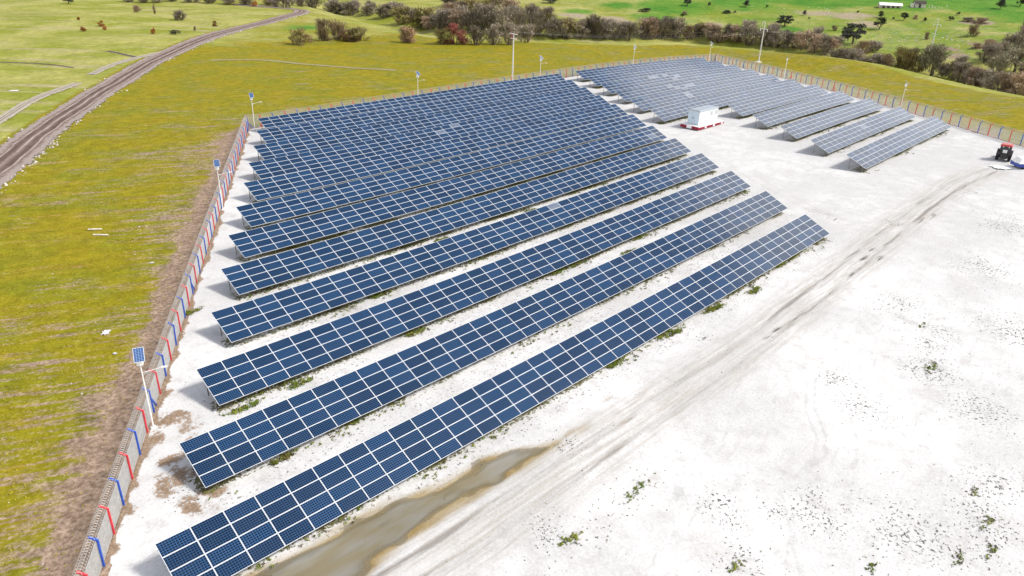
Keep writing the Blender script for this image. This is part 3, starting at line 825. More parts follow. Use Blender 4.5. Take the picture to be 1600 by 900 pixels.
def coil_mesh(L):
    mb = MB(); n = int(L / 0.2); seg = 11; R = 0.24
    pts = []
    for k in range(n * seg + 1):
        a = 2 * math.pi * k / seg
        pts.append((L * k / (n * seg), 0.22 + R * math.cos(a), FH + 0.24 + R * math.sin(a)))
    mb.tube(pts, 0.0125, 3, 0, False)
    for y, z in ((0.05, FH + 0.05), (0.18, FH + 0.16), (0.32, FH + 0.27)):
        mb.tube([(0, y, z), (L, y, z)], 0.007, 3, 0, False)
    return mb.mesh('razor_wire', 'coil')
def fence(A, B, label, struts=(), coil=True, start=0, skip=()):
    L = math.hypot(B[0] - A[0], B[1] - A[1]); n = round(L / SP); st = L / n
    ang = math.atan2(B[1] - A[1], B[0] - A[0])
    z0 = tz(*A)
    root = thing('wire_fence', label, 'fence', (A[0], A[1], z0))
    wm, cm = wire_panel(st), coil_mesh(st)
    zs = [tz(A[0] + (B[0] - A[0]) * k / n, A[1] + (B[1] - A[1]) * k / n) for k in range(n + 1)]
    for k in range(n + 1):
        x, y = (B[0] - A[0]) * k / n, (B[1] - A[1]) * k / n
        c = 'red' if (k + start) % 2 else 'blue'
        po = link('fence_post', POST[c], root, (x, y, zs[k] - z0), (rng.gauss(0, .012), rng.gauss(0, .012), ang))
        if k in struts:
            link('strut', STRUT[c], po, (0, 0, 0), (0, 0, 0))
            link('strut', STRUT[c], po, (0, 0, 0), (0, 0, math.pi))
        if k < n:
            pit = -math.atan2(zs[k + 1] - zs[k], st)
            link('wire_mesh', wm, root, (x, y, zs[k] - z0 + 0.02), (0, pit, ang))
            if coil:
                link('razor_wire', cm, root, (x, y, zs[k] - z0), (0, pit, ang))
    return root
fence((-6.2, -0.05), FL1, 'tall wire mesh fence with red and blue posts between the field and the yard', (9, 17, 43), True, 1)
fence(FL1, FB1, 'wire mesh fence with red and blue posts behind the last solar rows', (0, 34), True, 0)
fence(FB1, FR1, 'wire mesh fence with red and blue posts at the tractor end of the yard', (0, 8, 19, 27), True, 0)

# ------------------------------------------------------------------ solar street lamps
mb = MB()
mb.tube([(0, 0, -0.2), (0, 0, 2.5), (0, 0, 5.0)], [0.055, 0.045, 0.034], 8)
mb.box((-0.16, -0.16, -0.02), (0.16, 0.16, 0.03))
LP_POLE = mb.mesh('lamp_pole', 'white')
mb = MB(); mb.tube([(0, 0, 4.15), (0.6, 0, 4.28), (1.25, 0, 4.42)], 0.02, 6); mb.tube([(0, 0, 3.95), (0.35, 0, 4.22)], 0.018, 5)
LP_ARM = mb.mesh('lamp_arm', 'white')
mb = MB(); mb.box((1.15, -0.07, 4.39), (1.50, 0.07, 4.45)); mb.box((1.2, -0.055, 4.37), (1.46, 0.055, 4.388)); LP_HEAD = mb.mesh('lamp_head', 'white')
mb = MB(); mb.box((-0.18, -0.14, 4.75), (0.18, 0.17, 5.20)); mb.box((-0.21, -0.17, 5.20), (0.21, 0.20, 5.24)); LP_BOX = mb.mesh('battery_box', 'white')
mb = MB()
mb.box((-0.31, -0.50, 0), (0.31, 0.50, 0.035)); LP_FRAME = mb.mesh('lamp_panel_frame', 'frame')
me = bpy.data.meshes.new('lamp_panel_cells')
me.from_pydata([(-.285, -.475, .039), (.285, -.475, .039), (.285, .475, .039), (-.285, .475, .039)], [], [(0, 1, 2, 3)])
me.materials.append(M['glass_blue'])
lay = me.uv_layers.new(name='UVMap')
for l, uv in zip(range(4), ((0.02, 0.02), (3.98, 0.02), (3.98, 8.98), (0.02, 8.98))): lay.data[l].uv = uv
LP_CELL = me
mb = MB(); mb.box((-0.5, -0.5, -0.1), (0.5, 0.5, 0.16)); LP_FOOT = mb.mesh('lamp_footing', 'concrete')
def lamp(x, y, yaw, label, foot=False, arm=math.radians(-8)):
    root = thing('street_lamp', label, 'street lamp', (x, y, tz(x, y) + 0.03), 0, 'solar street lamps along the fence', (1.12, 1.12, 1.12))
    link('pole', LP_POLE, root)
    a = link('arm', LP_ARM, root, None, (0, 0, arm)); link('lamp_head', LP_HEAD, a)
    link('battery_box', LP_BOX, root, None, (0, 0, arm))
    p = link('solar_panel', LP_FRAME, root, (0.0, -0.12, 5.5), (math.radians(36), 0, yaw)); link('cells', LP_CELL, p)
    if foot: link('footing', LP_FOOT, root)
lamp(5.0, 17.6, -0.35, 'solar street lamp nearest the camera, its foot in muddy gravel by the fence', arm=-0.5)
lamp(29.4, 57.7, -0.35, 'solar street lamp halfway along the field-side fence', arm=-0.5)
lamp(52.6, 93.9, -0.3, 'solar street lamp at the fence corner by the last long row', arm=-0.5)
lamp(90.2, 94.7, 0.1, 'solar street lamp behind the middle of the last long row', arm=-1.2)
lamp(128.6, 95.4, 0.2, 'solar street lamp on a footing in the gap between the two blocks', True, arm=-1.2)
lamp(168.6, 97.0, 0.2, 'solar street lamp behind the farthest medium solar table', arm=-1.2)
lamp(210.0, 97.6, 0.3, 'solar street lamp at the far fence corner', arm=-2.2)
lamp(184.6, 59.6, 0.6, 'solar street lamp on the tractor-side fence, farther one', True, arm=-2.6)
lamp(160.6, 21.6, 0.6, 'solar street lamp on the tractor-side fence above the short tables', arm=-2.6)

# ------------------------------------------------------------------ power line
def power_pole(x, y, H, yaw, label, kind):
    root = thing('power_pole', label, 'power pole', (x, y, tz(x, y)), yaw, 'poles of the overhead power line')
    mb = MB(); mb.tube([(0, 0, -0.5), (0, 0, H * 0.5), (0, 0, H)], [0.21, 0.17, 0.12], 8); link('pole', mb.mesh('power_pole', 'polegrey'), root)
    mb = MB(); mb.box((-0.9, -0.9, -0.1), (0.9, 0.9, 0.14)); link('footing', mb.mesh('pole_footing', 'concrete'), root)
    ends = []
    if kind == 0:
        for z, w in ((H - 0.25, 1.6), (H - 1.35, 1.3)):
            mb = MB(); mb.box((-0.07, -w, z - 0.07), (0.07, w, z + 0.07)); ca = link('crossarm', mb.mesh('crossarm', 'white'), root)
            for yy in (-w * 0.8, 0.0, w * 0.8):
                mb = MB(); mb.tube([(0, yy, z + 0.07), (0, yy, z + 0.2), (0, yy, z + 0.45)], [0.05, 0.1, 0.06], 7); link('insulator', mb.mesh('insulator', 'insul'), ca)
        mb = MB(); mb.box((-0.28, 0.15, H - 1.15), (0.28, 0.75, H - 0.45)); link('switch_box', mb.mesh('switch_box', 'insul'), root)
        ends = [(0, -1.28, H + 0.2), (0, 0, H + 0.2), (0, 1.28, H + 0.2)]
    else:
        z = H - 1.9
        mb = MB(); mb.box((-0.06, -1.6, z - 0.06), (0.06, 1.6, z + 0.06)); ca = link('crossarm', mb.mesh('crossarm', 'white'), root)
        mb = MB(); mb.tube([(0, 0, H), (0, 0.7, H + 0.35), (0, 1.0, H), (0, 1.0, H - 1.2)], 0.045, 5); link('bracket', mb.mesh('pole_bracket', 'white'), root)
        for yy in (-1.5, 1.5):
            mb = MB(); mb.tube([(0, yy, z - 0.06), (0, yy, z - 0.5), (0, yy, z - 0.75)], [0.05, 0.1, 0.06], 7); link('insulator', mb.mesh('insulator', 'white'), ca)
        ends = [(0, -1.5, z - 0.72), (0, 1.0, H - 1.2), (0, 1.5, z - 0.72)]
    R = Matrix.Rotation(yaw, 3, 'Z')
    return [R @ Vector(e) + Vector((x, y, tz(x, y))) for e in ends]
e1 = power_pole(125.2, 101.6, 11.5, -0.2, 'pale power pole with red switchgear behind the gap between blocks', 0)
e2 = power_pole(221.3, 86.4, 12.0, -0.3, 'tall white power pole beyond the far fence corner', 1)
e3 = power_pole(309.2, 63.1, 10.5, -0.3, 'leaning-looking white power pole on the green hillside', 1)
for (A_, B_, where) in ((e1, e2, 'from the switchgear pole to the white pole'), (e2, e3, 'from the white pole to the hillside pole')):
    for k, (a, b) in enumerate(zip(A_, B_)):
        mb = MB(); n = 22
        mb.tube([tuple(a.lerp(b, t / n) - Vector((0, 0, 4 * 1.6 * (t / n) * (1 - t / n)))) for t in range(n + 1)], 0.009, 4)
        o = link('power_cable', mb.mesh('power_cable', 'steel'))
        tag(o, ('nearest', 'middle', 'farthest')[k] + ' thin overhead power cable running ' + where, 'cable', 'overhead cables ' + where)

# ------------------------------------------------------------------ transformer kiosk on a red skid
kx, ky = 114.0, 40.9
kz = tz(119, 43) + 0.05
root = thing('transformer_skid', 'crimson and white steel skid platform under the white kiosk', 'platform', (kx, ky, kz))
L_, W_ = 9.0, 4.0
mb = MB(); mb.box((0, 0, 0.56), (L_, W_, 0.68)); link('deck', mb.mesh('skid_deck', 'white'), root)
mb = MB()
for yy in (0.0, W_ - 0.22): mb.box((0.01, yy + 0.01, 0.12), (L_ - 0.01, yy + 0.21, 0.555))
link('side_beam', mb.mesh('skid_side_beam', 'skid'), root)
for x0, w in ((0.0, 1.45), (0.0, 0)):
    pass
for i, (a, b, m) in enumerate(((0.03, 1.5, 'skid'), (1.5, 2.6, 'white'), (2.6, W_ - 0.03, 'skid'))):
    mb = MB(); mb.box((-0.05, a, 0.10), (0.22, b, 0.62)); link('end_plate', mb.mesh('skid_end_plate', m), root)
for k in range(6):
    mb = MB(); mb.box((0.7 + k * 1.45, -0.035, 0.16), (1.25 + k * 1.45, 0.005, 0.5)); link('marker_plate', mb.mesh('marker_plate', 'white' if k % 2 else 'skid'), root)
for xx in (1.2, 4.5, 7.8):
    for yy in (0.5, W_ - 0.9):
        mb = MB(); mb.box((xx, yy, -0.1), (xx + 0.5, yy + 0.4, 0.555)); link('support_block', mb.mesh('support_block', 'dark'), root)
root = thing('transformer_kiosk', 'white box-shaped transformer kiosk with grey roof on the crimson skid', 'kiosk', (kx + 1.0, ky + 0.75, kz + 0.685))
A_, B_, H_ = 6.5, 2.45, 2.5
mb = MB(); mb.box((0, 0, 0.06), (A_, B_, H_)); link('wall', mb.mesh('kiosk_wall', 'kiosk'), root)
mb = MB(); mb.box((-0.03, -0.03, 0), (A_ + 0.03, B_ + 0.03, 0.058)); link('base_frame', mb.mesh('kiosk_base', 'roofgrey'), root)
mb = MB(); mb.box((-0.1, -0.1, H_ + 0.004), (A_ + 0.1, B_ + 0.1, H_ + 0.1))
mb.v[4:8] = [(0.15, 0.15, H_ + 0.24), (A_ - 0.15, 0.15, H_ + 0.24), (A_ - 0.15, B_ - 0.15, H_ + 0.24), (0.15, B_ - 0.15, H_ + 0.24)]
link('roof', mb.mesh('kiosk_roof', 'roofgrey'), root)
for yy in (0.12, 1.3):
    mb = MB(); mb.box((-0.035, yy, 0.16), (0.002, yy + 1.12, H_ - 0.15)); d = link('door', mb.mesh('kiosk_door', 'kiosk_end'), root)
    mb = MB(); mb.box((-0.075, yy + (0.95 if yy < 1 else 0.1), 1.1), (-0.036, yy + (1.02 if yy < 1 else 0.17), 1.4)); link('handle', mb.mesh('door_handle', 'dark'), d)
mb = MB(); mb.box((1.15, -0.03, 1.25), (2.55, 0.002, 2.3)); link('sign_board', mb.mesh('kiosk_board', 'white'), root)
for xx in (3.6, 5.2):
    mb = MB(); mb.box((xx, -0.03, 0.3), (xx + 1.2, 0.002, 2.4)); v = link('louvre_panel', mb.mesh('kiosk_vent', 'kiosk'), root)
    for q in range(5):
        mb = MB(); mb.box((xx + 0.12, -0.055, 1.5 + q * 0.15), (xx + 1.08, -0.031, 1.58 + q * 0.15)); link('slat', mb.mesh('vent_slat', 'roofgrey'), v)

# ------------------------------------------------------------------ tractor and trailer at the picture edge
def wheel(root, x, y, r, w, hub='tracred'):
    mb = MB(); n = 18
    prof = [(-w / 2, r * 0.55), (-w / 2, r * 0.92), (-w / 3, r), (w / 3, r), (w / 2, r * 0.92), (w / 2, r * 0.55)]
    for k in range(n):
        a0, a1 = 2 * math.pi * k / n, 2 * math.pi * (k + 1) / n
        for (y0, r0), (y1, r1) in zip(prof[:-1], prof[1:]):
            mb.quad((r0 * math.cos(a0), y0, r0 * math.sin(a0)), (r0 * math.cos(a1), y0, r0 * math.sin(a1)), (r1 * math.cos(a1), y1, r1 * math.sin(a1)), (r1 * math.cos(a0), y1, r1 * math.sin(a0)))
        if k % 2 == 0:
            c, s_ = math.cos(a0), math.sin(a0)
            mb.box((-0.05, -w / 2, r - 0.01), (0.05, w / 2, r + 0.045), 0, Matrix.Rotation(-a0 + math.pi / 2, 4, 'Y'))
    wo = link('wheel', mb.mesh('tyre', 'black'), root, (x, y, r + 0.04))
    mb = MB(); mb.tube([(0, -w * 0.38, 0), (0, w * 0.38, 0)], r * 0.56, 14); link('rim', mb.mesh('wheel_rim', hub), wo)
tx, ty = 132.4, -4.8
root = thing('tractor', 'dark farm tractor with red cab roof parked at the picture edge', 'tractor', (tx, ty, tz(tx, ty) + 0.03), math.radians(9))
# local: +x forward, the rear of the machine faces the camera
for yy in (-0.85, 0.85):
    wheel(root, 0.0, yy, 0.82, 0.46); wheel(root, 2.35, yy * 0.92, 0.52, 0.3)
mb = MB(); mb.box((-0.35, -0.55, 0.42), (2.6, 0.55, 1.02)); mb.box((-0.62, -0.5, 0.40), (-0.36, 0.5, 1.2)); link('chassis', mb.mesh('tractor_chassis', 'dark'), root)
mb = MB(); mb.box((0.95, -0.44, 1.02), (2.75, 0.44, 1.72)); mb.v[6 - 0] = (2.75, 0.36, 1.6); mb.v[5] = (2.75, -0.36, 1.6); link('hood', mb.mesh('tractor_hood', 'tracred'), root)
for yy in (-1, 1):
    mb = MB(); mb.tube([(2.77, yy * 0.24, 1.35), (2.8, yy * 0.24, 1.35)], 0.1, 10); link('headlight', mb.mesh('headlight', 'white'), root)
    mb = MB()
    for k in range(7):
        a0, a1 = math.pi * (0.08 + k * 0.12), math.pi * (0.08 + (k + 1) * 0.12)
        y0, y1 = yy * 0.55, yy * 1.1
        P = [(0.93 * math.cos(a), y, 0.86 + 0.93 * math.sin(a)) for a in (a0, a1) for y in (y0, y1)]
        Q = [(0.98 * math.cos(a), y, 0.86 + 0.98 * math.sin(a)) for a in (a0, a1) for y in (y0, y1)]
        mb.quad(P[0], P[1], P[3], P[2]); mb.quad(Q[2], Q[3], Q[1], Q[0]); mb.quad(P[1], Q[1], Q[3], P[3]); mb.quad(Q[0], P[0], P[2], Q[2])
    link('mudguard', mb.mesh('mudguard', 'dark'), root)
mb = MB(); mb.box((-0.55, -0.72, 1.03), (0.9, 0.72, 1.45)); link('cab', mb.mesh('tractor_cab_base', 'dark'), root)
mb = MB(); mb.box((-0.5, -0.7, 1.455), (0.85, 0.7, 2.42)); link('cab_window', mb.mesh('tractor_cab_glass', 'cabglass'), root)
mb = MB()
for px_, py_ in ((-0.53, -0.73), (-0.53, 0.73), (0.88, -0.73), (0.88, 0.73)): mb.box((px_ - 0.05, py_ - 0.05, 1.03), (px_ + 0.05, py_ + 0.05, 2.44))
link('cab_pillar', mb.mesh('cab_pillar', 'dark'), root)
mb = MB(); mb.box((-0.78, -0.86, 2.45), (1.1, 0.86, 2.64)); mb.v[4:8] = [(-0.6, -0.7, 2.68), (0.95, -0.7, 2.68), (0.95, 0.7, 2.68), (-0.6, 0.7, 2.68)]
link('roof', mb.mesh('tractor_roof', 'tracred'), root)
mb = MB(); mb.box((-0.60, -0.3, 1.35), (-0.56, 0.3, 1.85)); link('number_board', mb.mesh('rear_board', 'sack'), root)
for yy in (-0.4, 0.4):
    mb = MB(); mb.tube([(-0.6, yy, 2.32), (-0.63, yy, 2.32)], 0.09, 9); link('work_light', mb.mesh('work_light', 'sack'), root)
mb = MB(); mb.tube([(1.6, 0.3, 1.7), (1.6, 0.3, 2.5)], 0.045, 7); link('exhaust', mb.mesh('exhaust', 'dark'), root)

qx, qy = 128.9, -7.3
root = thing('farm_trailer', 'blue-sided farm trailer with a white load cut by the picture edge', 'trailer', (qx, qy, tz(qx, qy) + 0.03), math.radians(-45))
mb = MB(); mb.box((0, -1.1, 0.42), (4.2, 1.1, 0.55)); link('bed', mb.mesh('trailer_bed', 'dark'), root)
for (lo, hi) in (((0, -1.12, 0.40), (4.2, -1.06, 0.98)), ((0, 1.06, 0.40), (4.2, 1.12, 0.98)), ((-0.05, -1.12, 0.40), (0.0, 1.12, 0.98)), ((4.2, -1.12, 0.40), (4.26, 1.12, 0.98))):
    mb = MB(); mb.box(lo, hi); link('side_board', mb.mesh('side_board', 'trailerblue'), root)
for xx in (0.9, 3.3):
    for yy in (-0.95, 0.95): wheel(root, xx, yy, 0.3, 0.22, 'dark')
mb = MB(); mb.bar((4.2, 0.3, 0.7), (5.6, 0, 0.6), 0.1); mb.bar((4.2, -0.3, 0.7), (5.6, 0, 0.6), 0.1); link('drawbar', mb.mesh('drawbar', 'dark'), root)
mb = MB(); nx_, ny_ = 10, 6
for i in range(nx_):
    for j in range(ny_):
        def hp(a, b):
            return (-0.1 + 4.4 * a / nx_, -1.18 + 2.36 * b / ny_, 0.93 + 1.0 * (abs(math.sin(math.pi * a / nx_)) * abs(math.sin(math.pi * b / ny_))) ** 0.2 + 0.04 * math.sin(a * 2.3 + b * 1.7))
        mb.quad(hp(i, j), hp(i + 1, j), hp(i + 1, j + 1), hp(i, j + 1))
o = link('load_sheet', mb.mesh('load_sheet', 'sack'), None, (qx, qy, tz(qx, qy) + 0.03), (0, 0, math.radians(-45)))
tag(o, 'white sheet covering the heaped load on the blue trailer', 'tarpaulin')
mb = MB()
for i in range(8):
    for j in range(6):
        def tp(a, b):
            return (-1.7 + 3.4 * a / 8 + 0.15 * math.sin(b * 1.9), -1.0 + 2.0 * b / 6 + 0.12 * math.sin(a * 1.3), 0.10 + 0.05 * math.sin(a * 1.7 + b) * math.cos(b * 1.4))
        mb.quad(tp(i, j), tp(i + 1, j), tp(i + 1, j + 1), tp(i, j + 1))
o = link('ground_sheet', mb.mesh('ground_sheet', 'white'), None, (127.7, -6.3, tz(127.7, -6.3) + 0.06), (0, 0, math.radians(-45)))
tag(o, 'crumpled white sheet lying on the gravel between tractor and trailer', 'tarpaulin')

# ------------------------------------------------------------------ farm buildings on the hill
def gable(root, L, W, H, RH, wall, roof):
    mb = MB(); mb.box((0, 0, -0.6), (L, W, H))
    i = len(mb.v); mb.v += [(0, 0, H), (0, W, H), (0, W / 2, H + RH), (L, 0, H), (L, W, H), (L, W / 2, H + RH)]
    mb.f += [(i, i + 2, i + 1), (i + 3, i + 4, i + 5)]; mb.mi += [0, 0]
    link('wall', mb.mesh('farm_wall', wall), root)
    mb = MB()
    for a, b in (((-0.3, -0.35, H - 0.1), 1), ((-0.3, W + 0.35, H - 0.1), -1)):
        p = [(-0.3, a[1], H - 0.1), (L + 0.3, a[1], H - 0.1), (L + 0.3, W / 2, H + RH + 0.06), (-0.3, W / 2, H + RH + 0.06)]
        q = [(x, y, z + 0.12) for x, y, z in p]
        mb.quad(*p); mb.quad(*q); mb.quad(p[0], p[1], q[1], q[0]); mb.quad(p[1], p[2], q[2], q[1]); mb.quad(p[3], p[0], q[0], q[3])
    link('roof', mb.mesh('farm_roof', roof), root)
bx, by = 378.2, 110.6
bz = tz(380, 107)
root = thing('barn', 'long low barn with a white roof on the hill', 'barn', (bx, by, bz - 0.2), math.atan2(-7.9, 5.0))
gable(root, 9.6, 4.5, 1.5, 0.9, 'barnwall', 'barnroof')
for k in range(4):
    mb = MB(); mb.box((1.0 + k * 2.1, -0.06, 0.2), (2.2 + k * 2.1, 0.004, 1.2)); link('doorway', mb.mesh('barn_doorway', 'hutroof'), root)
bx, by = 388.0, 98.4
root = thing('hut', 'small hut with a dark roof beside the white-roofed barn', 'hut', (bx, by, tz(bx, by) - 0.2), math.atan2(-4.1, 2.9))
gable(root, 4.6, 3.4, 2.1, 1.0, 'hutwall', 'hutroof')
mb = MB(); mb.box((1.6, -0.06, 0.1), (2.6, 0.004, 1.8)); link('door', mb.mesh('hut_door', 'hutroof'), root)
mb = MB(); mb.box((-1.4, 0.3, -0.4), (-0.31, 2.6, 2.0)); link('lean_to', mb.mesh('hut_lean_to', 'timber'), root)

# ------------------------------------------------------------------ shrubs and trees
def crown_mesh(name, kind, seed):
    """unit crown: footprint radius 0.5, height 1, many small leaf or twig faces gathered in lobes"""
    r = random.Random(seed); mb = MB()
    tree = kind in 'dc'
    zlo = 0.30 if tree else 0.04
    lobes = []
    for _ in range(16 if tree else 20):
        a = r.random() * 2 * math.pi; q = math.sqrt(r.random()) * 0.36
        z = zlo + (0.86 - zlo) * r.random() ** 0.8
        q *= 1.0 - 0.55 * max(0, (z - 0.55) / 0.45)
        lobes.append((q * math.cos(a), q * math.sin(a), z, 0.10 + 0.09 * r.random()))
    nleaf = {'d': 90, 'c': 60, 'o': 62, 'r': 55, 'm': 75, 'n': 55, 't': 52, 'g': 46, 'b': 16}[kind]
    size = {'d': 0.034, 'c': 0.024, 'o': 0.026, 'r': 0.026, 'm': 0.030, 'n': 0.05, 't': 0.024, 'g': 0.024, 'b': 0.02}[kind]
    for (lx, ly, lz, lr) in lobes:
        for _ in range(nleaf):
            d = Vector((r.gauss(0, 1), r.gauss(0, 1), r.gauss(0, 1))).normalized() * lr * (0.45 + 0.6 * r.random())
            c = Vector((lx, ly, max(0.02, lz + d.z * 0.8))) + Vector((d.x, d.y, 0))
            u = Vector((r.gauss(0, 1), r.gauss(0, 1), r.gauss(0, 1))).normalized(); w = u.orthogonal().normalized()
            s1 = size * (0.6 + 0.9 * r.random()); s2 = s1 * (0.35 + 0.4 * r.random())
            mb.quad(tuple(c - u * s1), tuple(c - w * s2), tuple(c + u * s1), tuple(c + w * s2))
    ntw = {'g': 620, 't': 520, 'b': 620, 'o': 260, 'r': 300, 'm': 120, 'n': 160, 'c': 420, 'd': 60}[kind]
    for _ in range(ntw):
        lx, ly, lz, lr = r.choice(lobes)
        b = Vector((lx * 0.55, ly * 0.55, max(0.0, lz - 0.30 * r.random() - 0.1)))
        e = Vector((lx, ly, lz)) + Vector((r.gauss(0, 1), r.gauss(0, 1), abs(r.gauss(0, 1)))).normalized() * lr * 1.15
        w = Vector((r.gauss(0, 1), r.gauss(0, 1), 0.2 * r.gauss(0, 1))).normalized() * (0.0055 + 0.004 * r.random())
        b = b.lerp(e, 0.35 * r.random())
        mb.quad(tuple(b - w), tuple(b + w), tuple(e + w * 0.4), tuple(e - w * 0.4))
    return mb.mesh(name, 'leaf_' + kind)
def stem_mesh(name, kind, seed):
    r = random.Random(seed + 99); mb = MB()
    if kind in 'dc':
        top = Vector((r.uniform(-.05, .05), r.uniform(-.05, .05), 0.42))
        mb.tube([(0, 0, -0.06), (top.x * 0.4, top.y * 0.4, 0.2), tuple(top)], [0.045, 0.034, 0.026], 6)
        for k in range(7):
            a = k * 0.9 + r.random(); e = Vector((0.3 * math.cos(a), 0.3 * math.sin(a), 0.6 + 0.25 * r.random()))
            mid = top.lerp(e, 0.5) + Vector((0, 0, 0.03))
            mb.tube([tuple(top * (0.75 + 0.25 * r.random())), tuple(mid), tuple(e)], [0.017, 0.011, 0.005], 5)
    else:
        for k in range(9):
            a = k * 0.7 + r.random(); q = 0.05 + 0.05 * r.random()
            e = Vector((0.30 * r.random() * math.cos(a) + 0.06 * math.cos(a), 0.30 * r.random() * math.sin(a) + 0.06 * math.sin(a), 0.55 + 0.35 * r.random()))
            b = Vector((q * math.cos(a), q * math.sin(a), -0.05))
            mid = b.lerp(e, 0.5) + Vector((r.uniform(-.03, .03), r.uniform(-.03, .03), 0.04))
            mb.tube([tuple(b), tuple(mid), tuple(e)], [0.012, 0.008, 0.003], 4)
    return mb.mesh(name, 'bark')
PROTO = {}
for ki, (k, nv) in enumerate((('g', 5), ('o', 3), ('t', 4), ('r', 2), ('m', 1), ('b', 3), ('c', 2), ('d', 4), ('n', 2))):
    PROTO[k] = [(crown_mesh('shrub_crown', k, 31 * ki + q), stem_mesh('shrub_stems', k, 31 * ki + q)) for q in range(nv)]
SHRUBS=[('o',116.1,188.3,7.3,6.4),('b',127.5,192.1,7.1,8.4),('b',133.2,192.3,8.5,7.6),('o',137.6,186.8,9.4,5.8),('r',121,191.9,5.4,3),('r',135.2,188.1,8.5,4),('r',148.8,174.3,7.2,5.8),('b',148.6,176.2,4.7,6.3),('o',155.6,165.3,7.6,5.8),('m',159.3,162.6,9.3,8),('g',163.9,157.3,7.2,7.1),('g',168.5,154.4,7.2,8),('g',173.3,151.8,7.3,8.5),('g',185.1,155.2,8,7),('g',198.3,315.4,12.7,8.7),('g',206,310.4,12.8,8.1),('g',210.6,301.6,11.4,8),('g',213.4,290.8,9.4,6.6),('g',211,274.2,12.1,7.6),('o',204.9,253.3,10.4,9.1),('o',202.5,236.8,12.2,9.9),('t',201.8,230.2,7.1,6.3),('g',202.7,221.9,13.5,9.6),('t',204.9,214.2,10.6,8.4),('g',201.6,202.5,12.9,9.7),('g',206.6,198.4,12.9,10.8),('g',207.6,190.3,12.7,11.8),('g',212.1,184.9,11.2,11.7),('g',217.2,180.7,11.2,11.2),('g',220.7,175.5,10.2,9.6),('o',226.1,172.6,10.2,9.1),('g',230.9,170,10.3,8.1),('g',237.1,166.7,11.4,9.2),('g',242.2,162.6,11.9,8.7),('g',248.7,159.4,11.5,8.2),('t',256.6,157.2,12.2,10),('g',263.2,153.9,10.6,9.5),('g',268.5,149.6,10.7,8.4),('t',270.6,144.7,8,6.7),('o',277.5,143.1,8,6.2),('t',275,133.7,11.5,7.7),('t',279.4,127.6,10.4,7.7),('g',279.9,122,11.4,9.2),('g',282.5,116.1,10.2,9.1),('g',283.5,111.9,10.2,8),('t',218.9,236.9,14.3,7.2),('o',233.7,240.6,14.8,8.1),('o',226.2,219.6,14,8.8),('g',244.9,265.1,13.9,6),('g',254.3,261.5,14,6),('g',253.6,242.4,15.4,7.7),('t',240,217.7,13.2,7.2),('g',234.2,200.2,10.9,6.9),('o',219.2,200.4,11.7,7.2),('o',228.7,187.4,9.5,7.2),('g',172.9,306.4,8.9,6.3),('g',175.3,299.1,8.9,6.2),('g',188.1,309.8,7.4,5.2),('b',173.1,312.9,7.8,5.1),('n',163.8,308.6,2.9,3.1),('g',140.6,342.8,9,4.4),('g',145.9,334.3,10.1,4.4),('g',152.3,328.3,10.1,4.4),('g',157.8,320.3,10.1,4.4),('g',163.2,315.3,8.9,4.4),('g',123.1,350.2,8.8,3.7),('g',128.1,344.5,8.8,3.7),('g',132.8,341.8,7.1,3.1),('d',98.3,350,5,2.9),('n',71,242.9,2.1,1.9),('n',79.8,253.6,2.8,2.3),('n',77.2,242.4,1.7,1.8),('n',79.1,273.9,1.4,1.4),('t',109.1,301,4.1,3.3),('g',110,262.2,6.2,4.3),('n',114.2,242.1,2.1,2.4),('n',85.6,224,1.6,2.4),('d',91.6,221.3,4.5,1.5),('b',110.7,287.3,1.5,4.8),('b',101.2,229,1.3,2),('t',284.6,101.2,11,8.9),('g',285.8,107.2,7.6,6.9),('t',283.1,96.1,7.4,7.7),('g',281.8,90.9,5.8,5.6),('g',265.4,79.1,8.1,7.5),('g',265.4,73.4,8.9,7.3),('g',264.6,67.3,11,6.5),('t',263.6,62.5,6.5,7),('t',287.1,80.1,9.5,5.5),('t',288.1,91.5,7.4,5.2),('o',275,59.3,8.9,8.4),('o',273.3,55,7.4,6.9),('c',269.8,49.1,12.8,12.1),('g',268.9,45,7.1,5.7),('g',262.8,38.3,8.9,7.3),('t',250,31.2,7.7,7.1),('g',246.3,25.9,8.2,7.4),('t',243.9,21.9,9.2,7.3),('t',240.1,16.9,9.6,8.1),('o',256.9,19.4,9.5,9.9),('c',270.9,30.1,10.1,7.6),('c',275.9,27.2,10.2,8.5),('g',288,38.8,8.6,6.8),('g',297.8,37.6,11,6.9),('g',310,36.9,11.3,8.1),('g',323.4,37.1,9.3,8.8),('g',340.1,38.6,9.7,10.2),('b',338.9,58.5,6.1,6.4),('t',319.7,46.8,6.2,3.5),('t',315.7,49.6,4.7,2.5),('t',371,65.3,9.3,2.6),('g',371,69.9,5.5,2.3),('d',316.9,126.3,7.8,5.3),('d',301,89.3,9.5,9),('d',302.3,93.5,4.1,6.9),('d',333,92.3,6.5,5.7),('d',356,101,3.4,3.6),('d',356.6,91.3,4.5,3.8),('t',362.4,88.6,2.8,2.1),('d',342.2,130.2,2.4,2.8),('d',321.8,179.8,5,3.9),('d',326.8,170.9,1.8,2.9),('d',340.1,159,4.3,3.9),('d',321.5,158,4.8,1.9),('d',325.3,156,1.8,1.3),('d',409.9,68.6,5.3,5.6),('d',425.9,64.5,5.4,5.7),('b',325.1,70.5,2.5,3.7),('d',359.6,83.5,2.2,2.3),('d',369.3,76.3,2.8,2.1),('b',320.6,105.9,3.2,2.8),('t',305.5,170.2,3.6,1.9),('d',296.7,186.3,7.2,1.9),('d',382.5,77.6,2.3,1.8),('d',356.6,95.7,1.4,1.2),('d',362,114,1.8,1.2),('d',346.7,151.4,1.8,1.6),('d',302.6,169.6,2.4,1.2),('d',279.9,231.2,9.4,2.6),('d',335.6,124.5,1.4,1.2)]
er = random.Random(77)
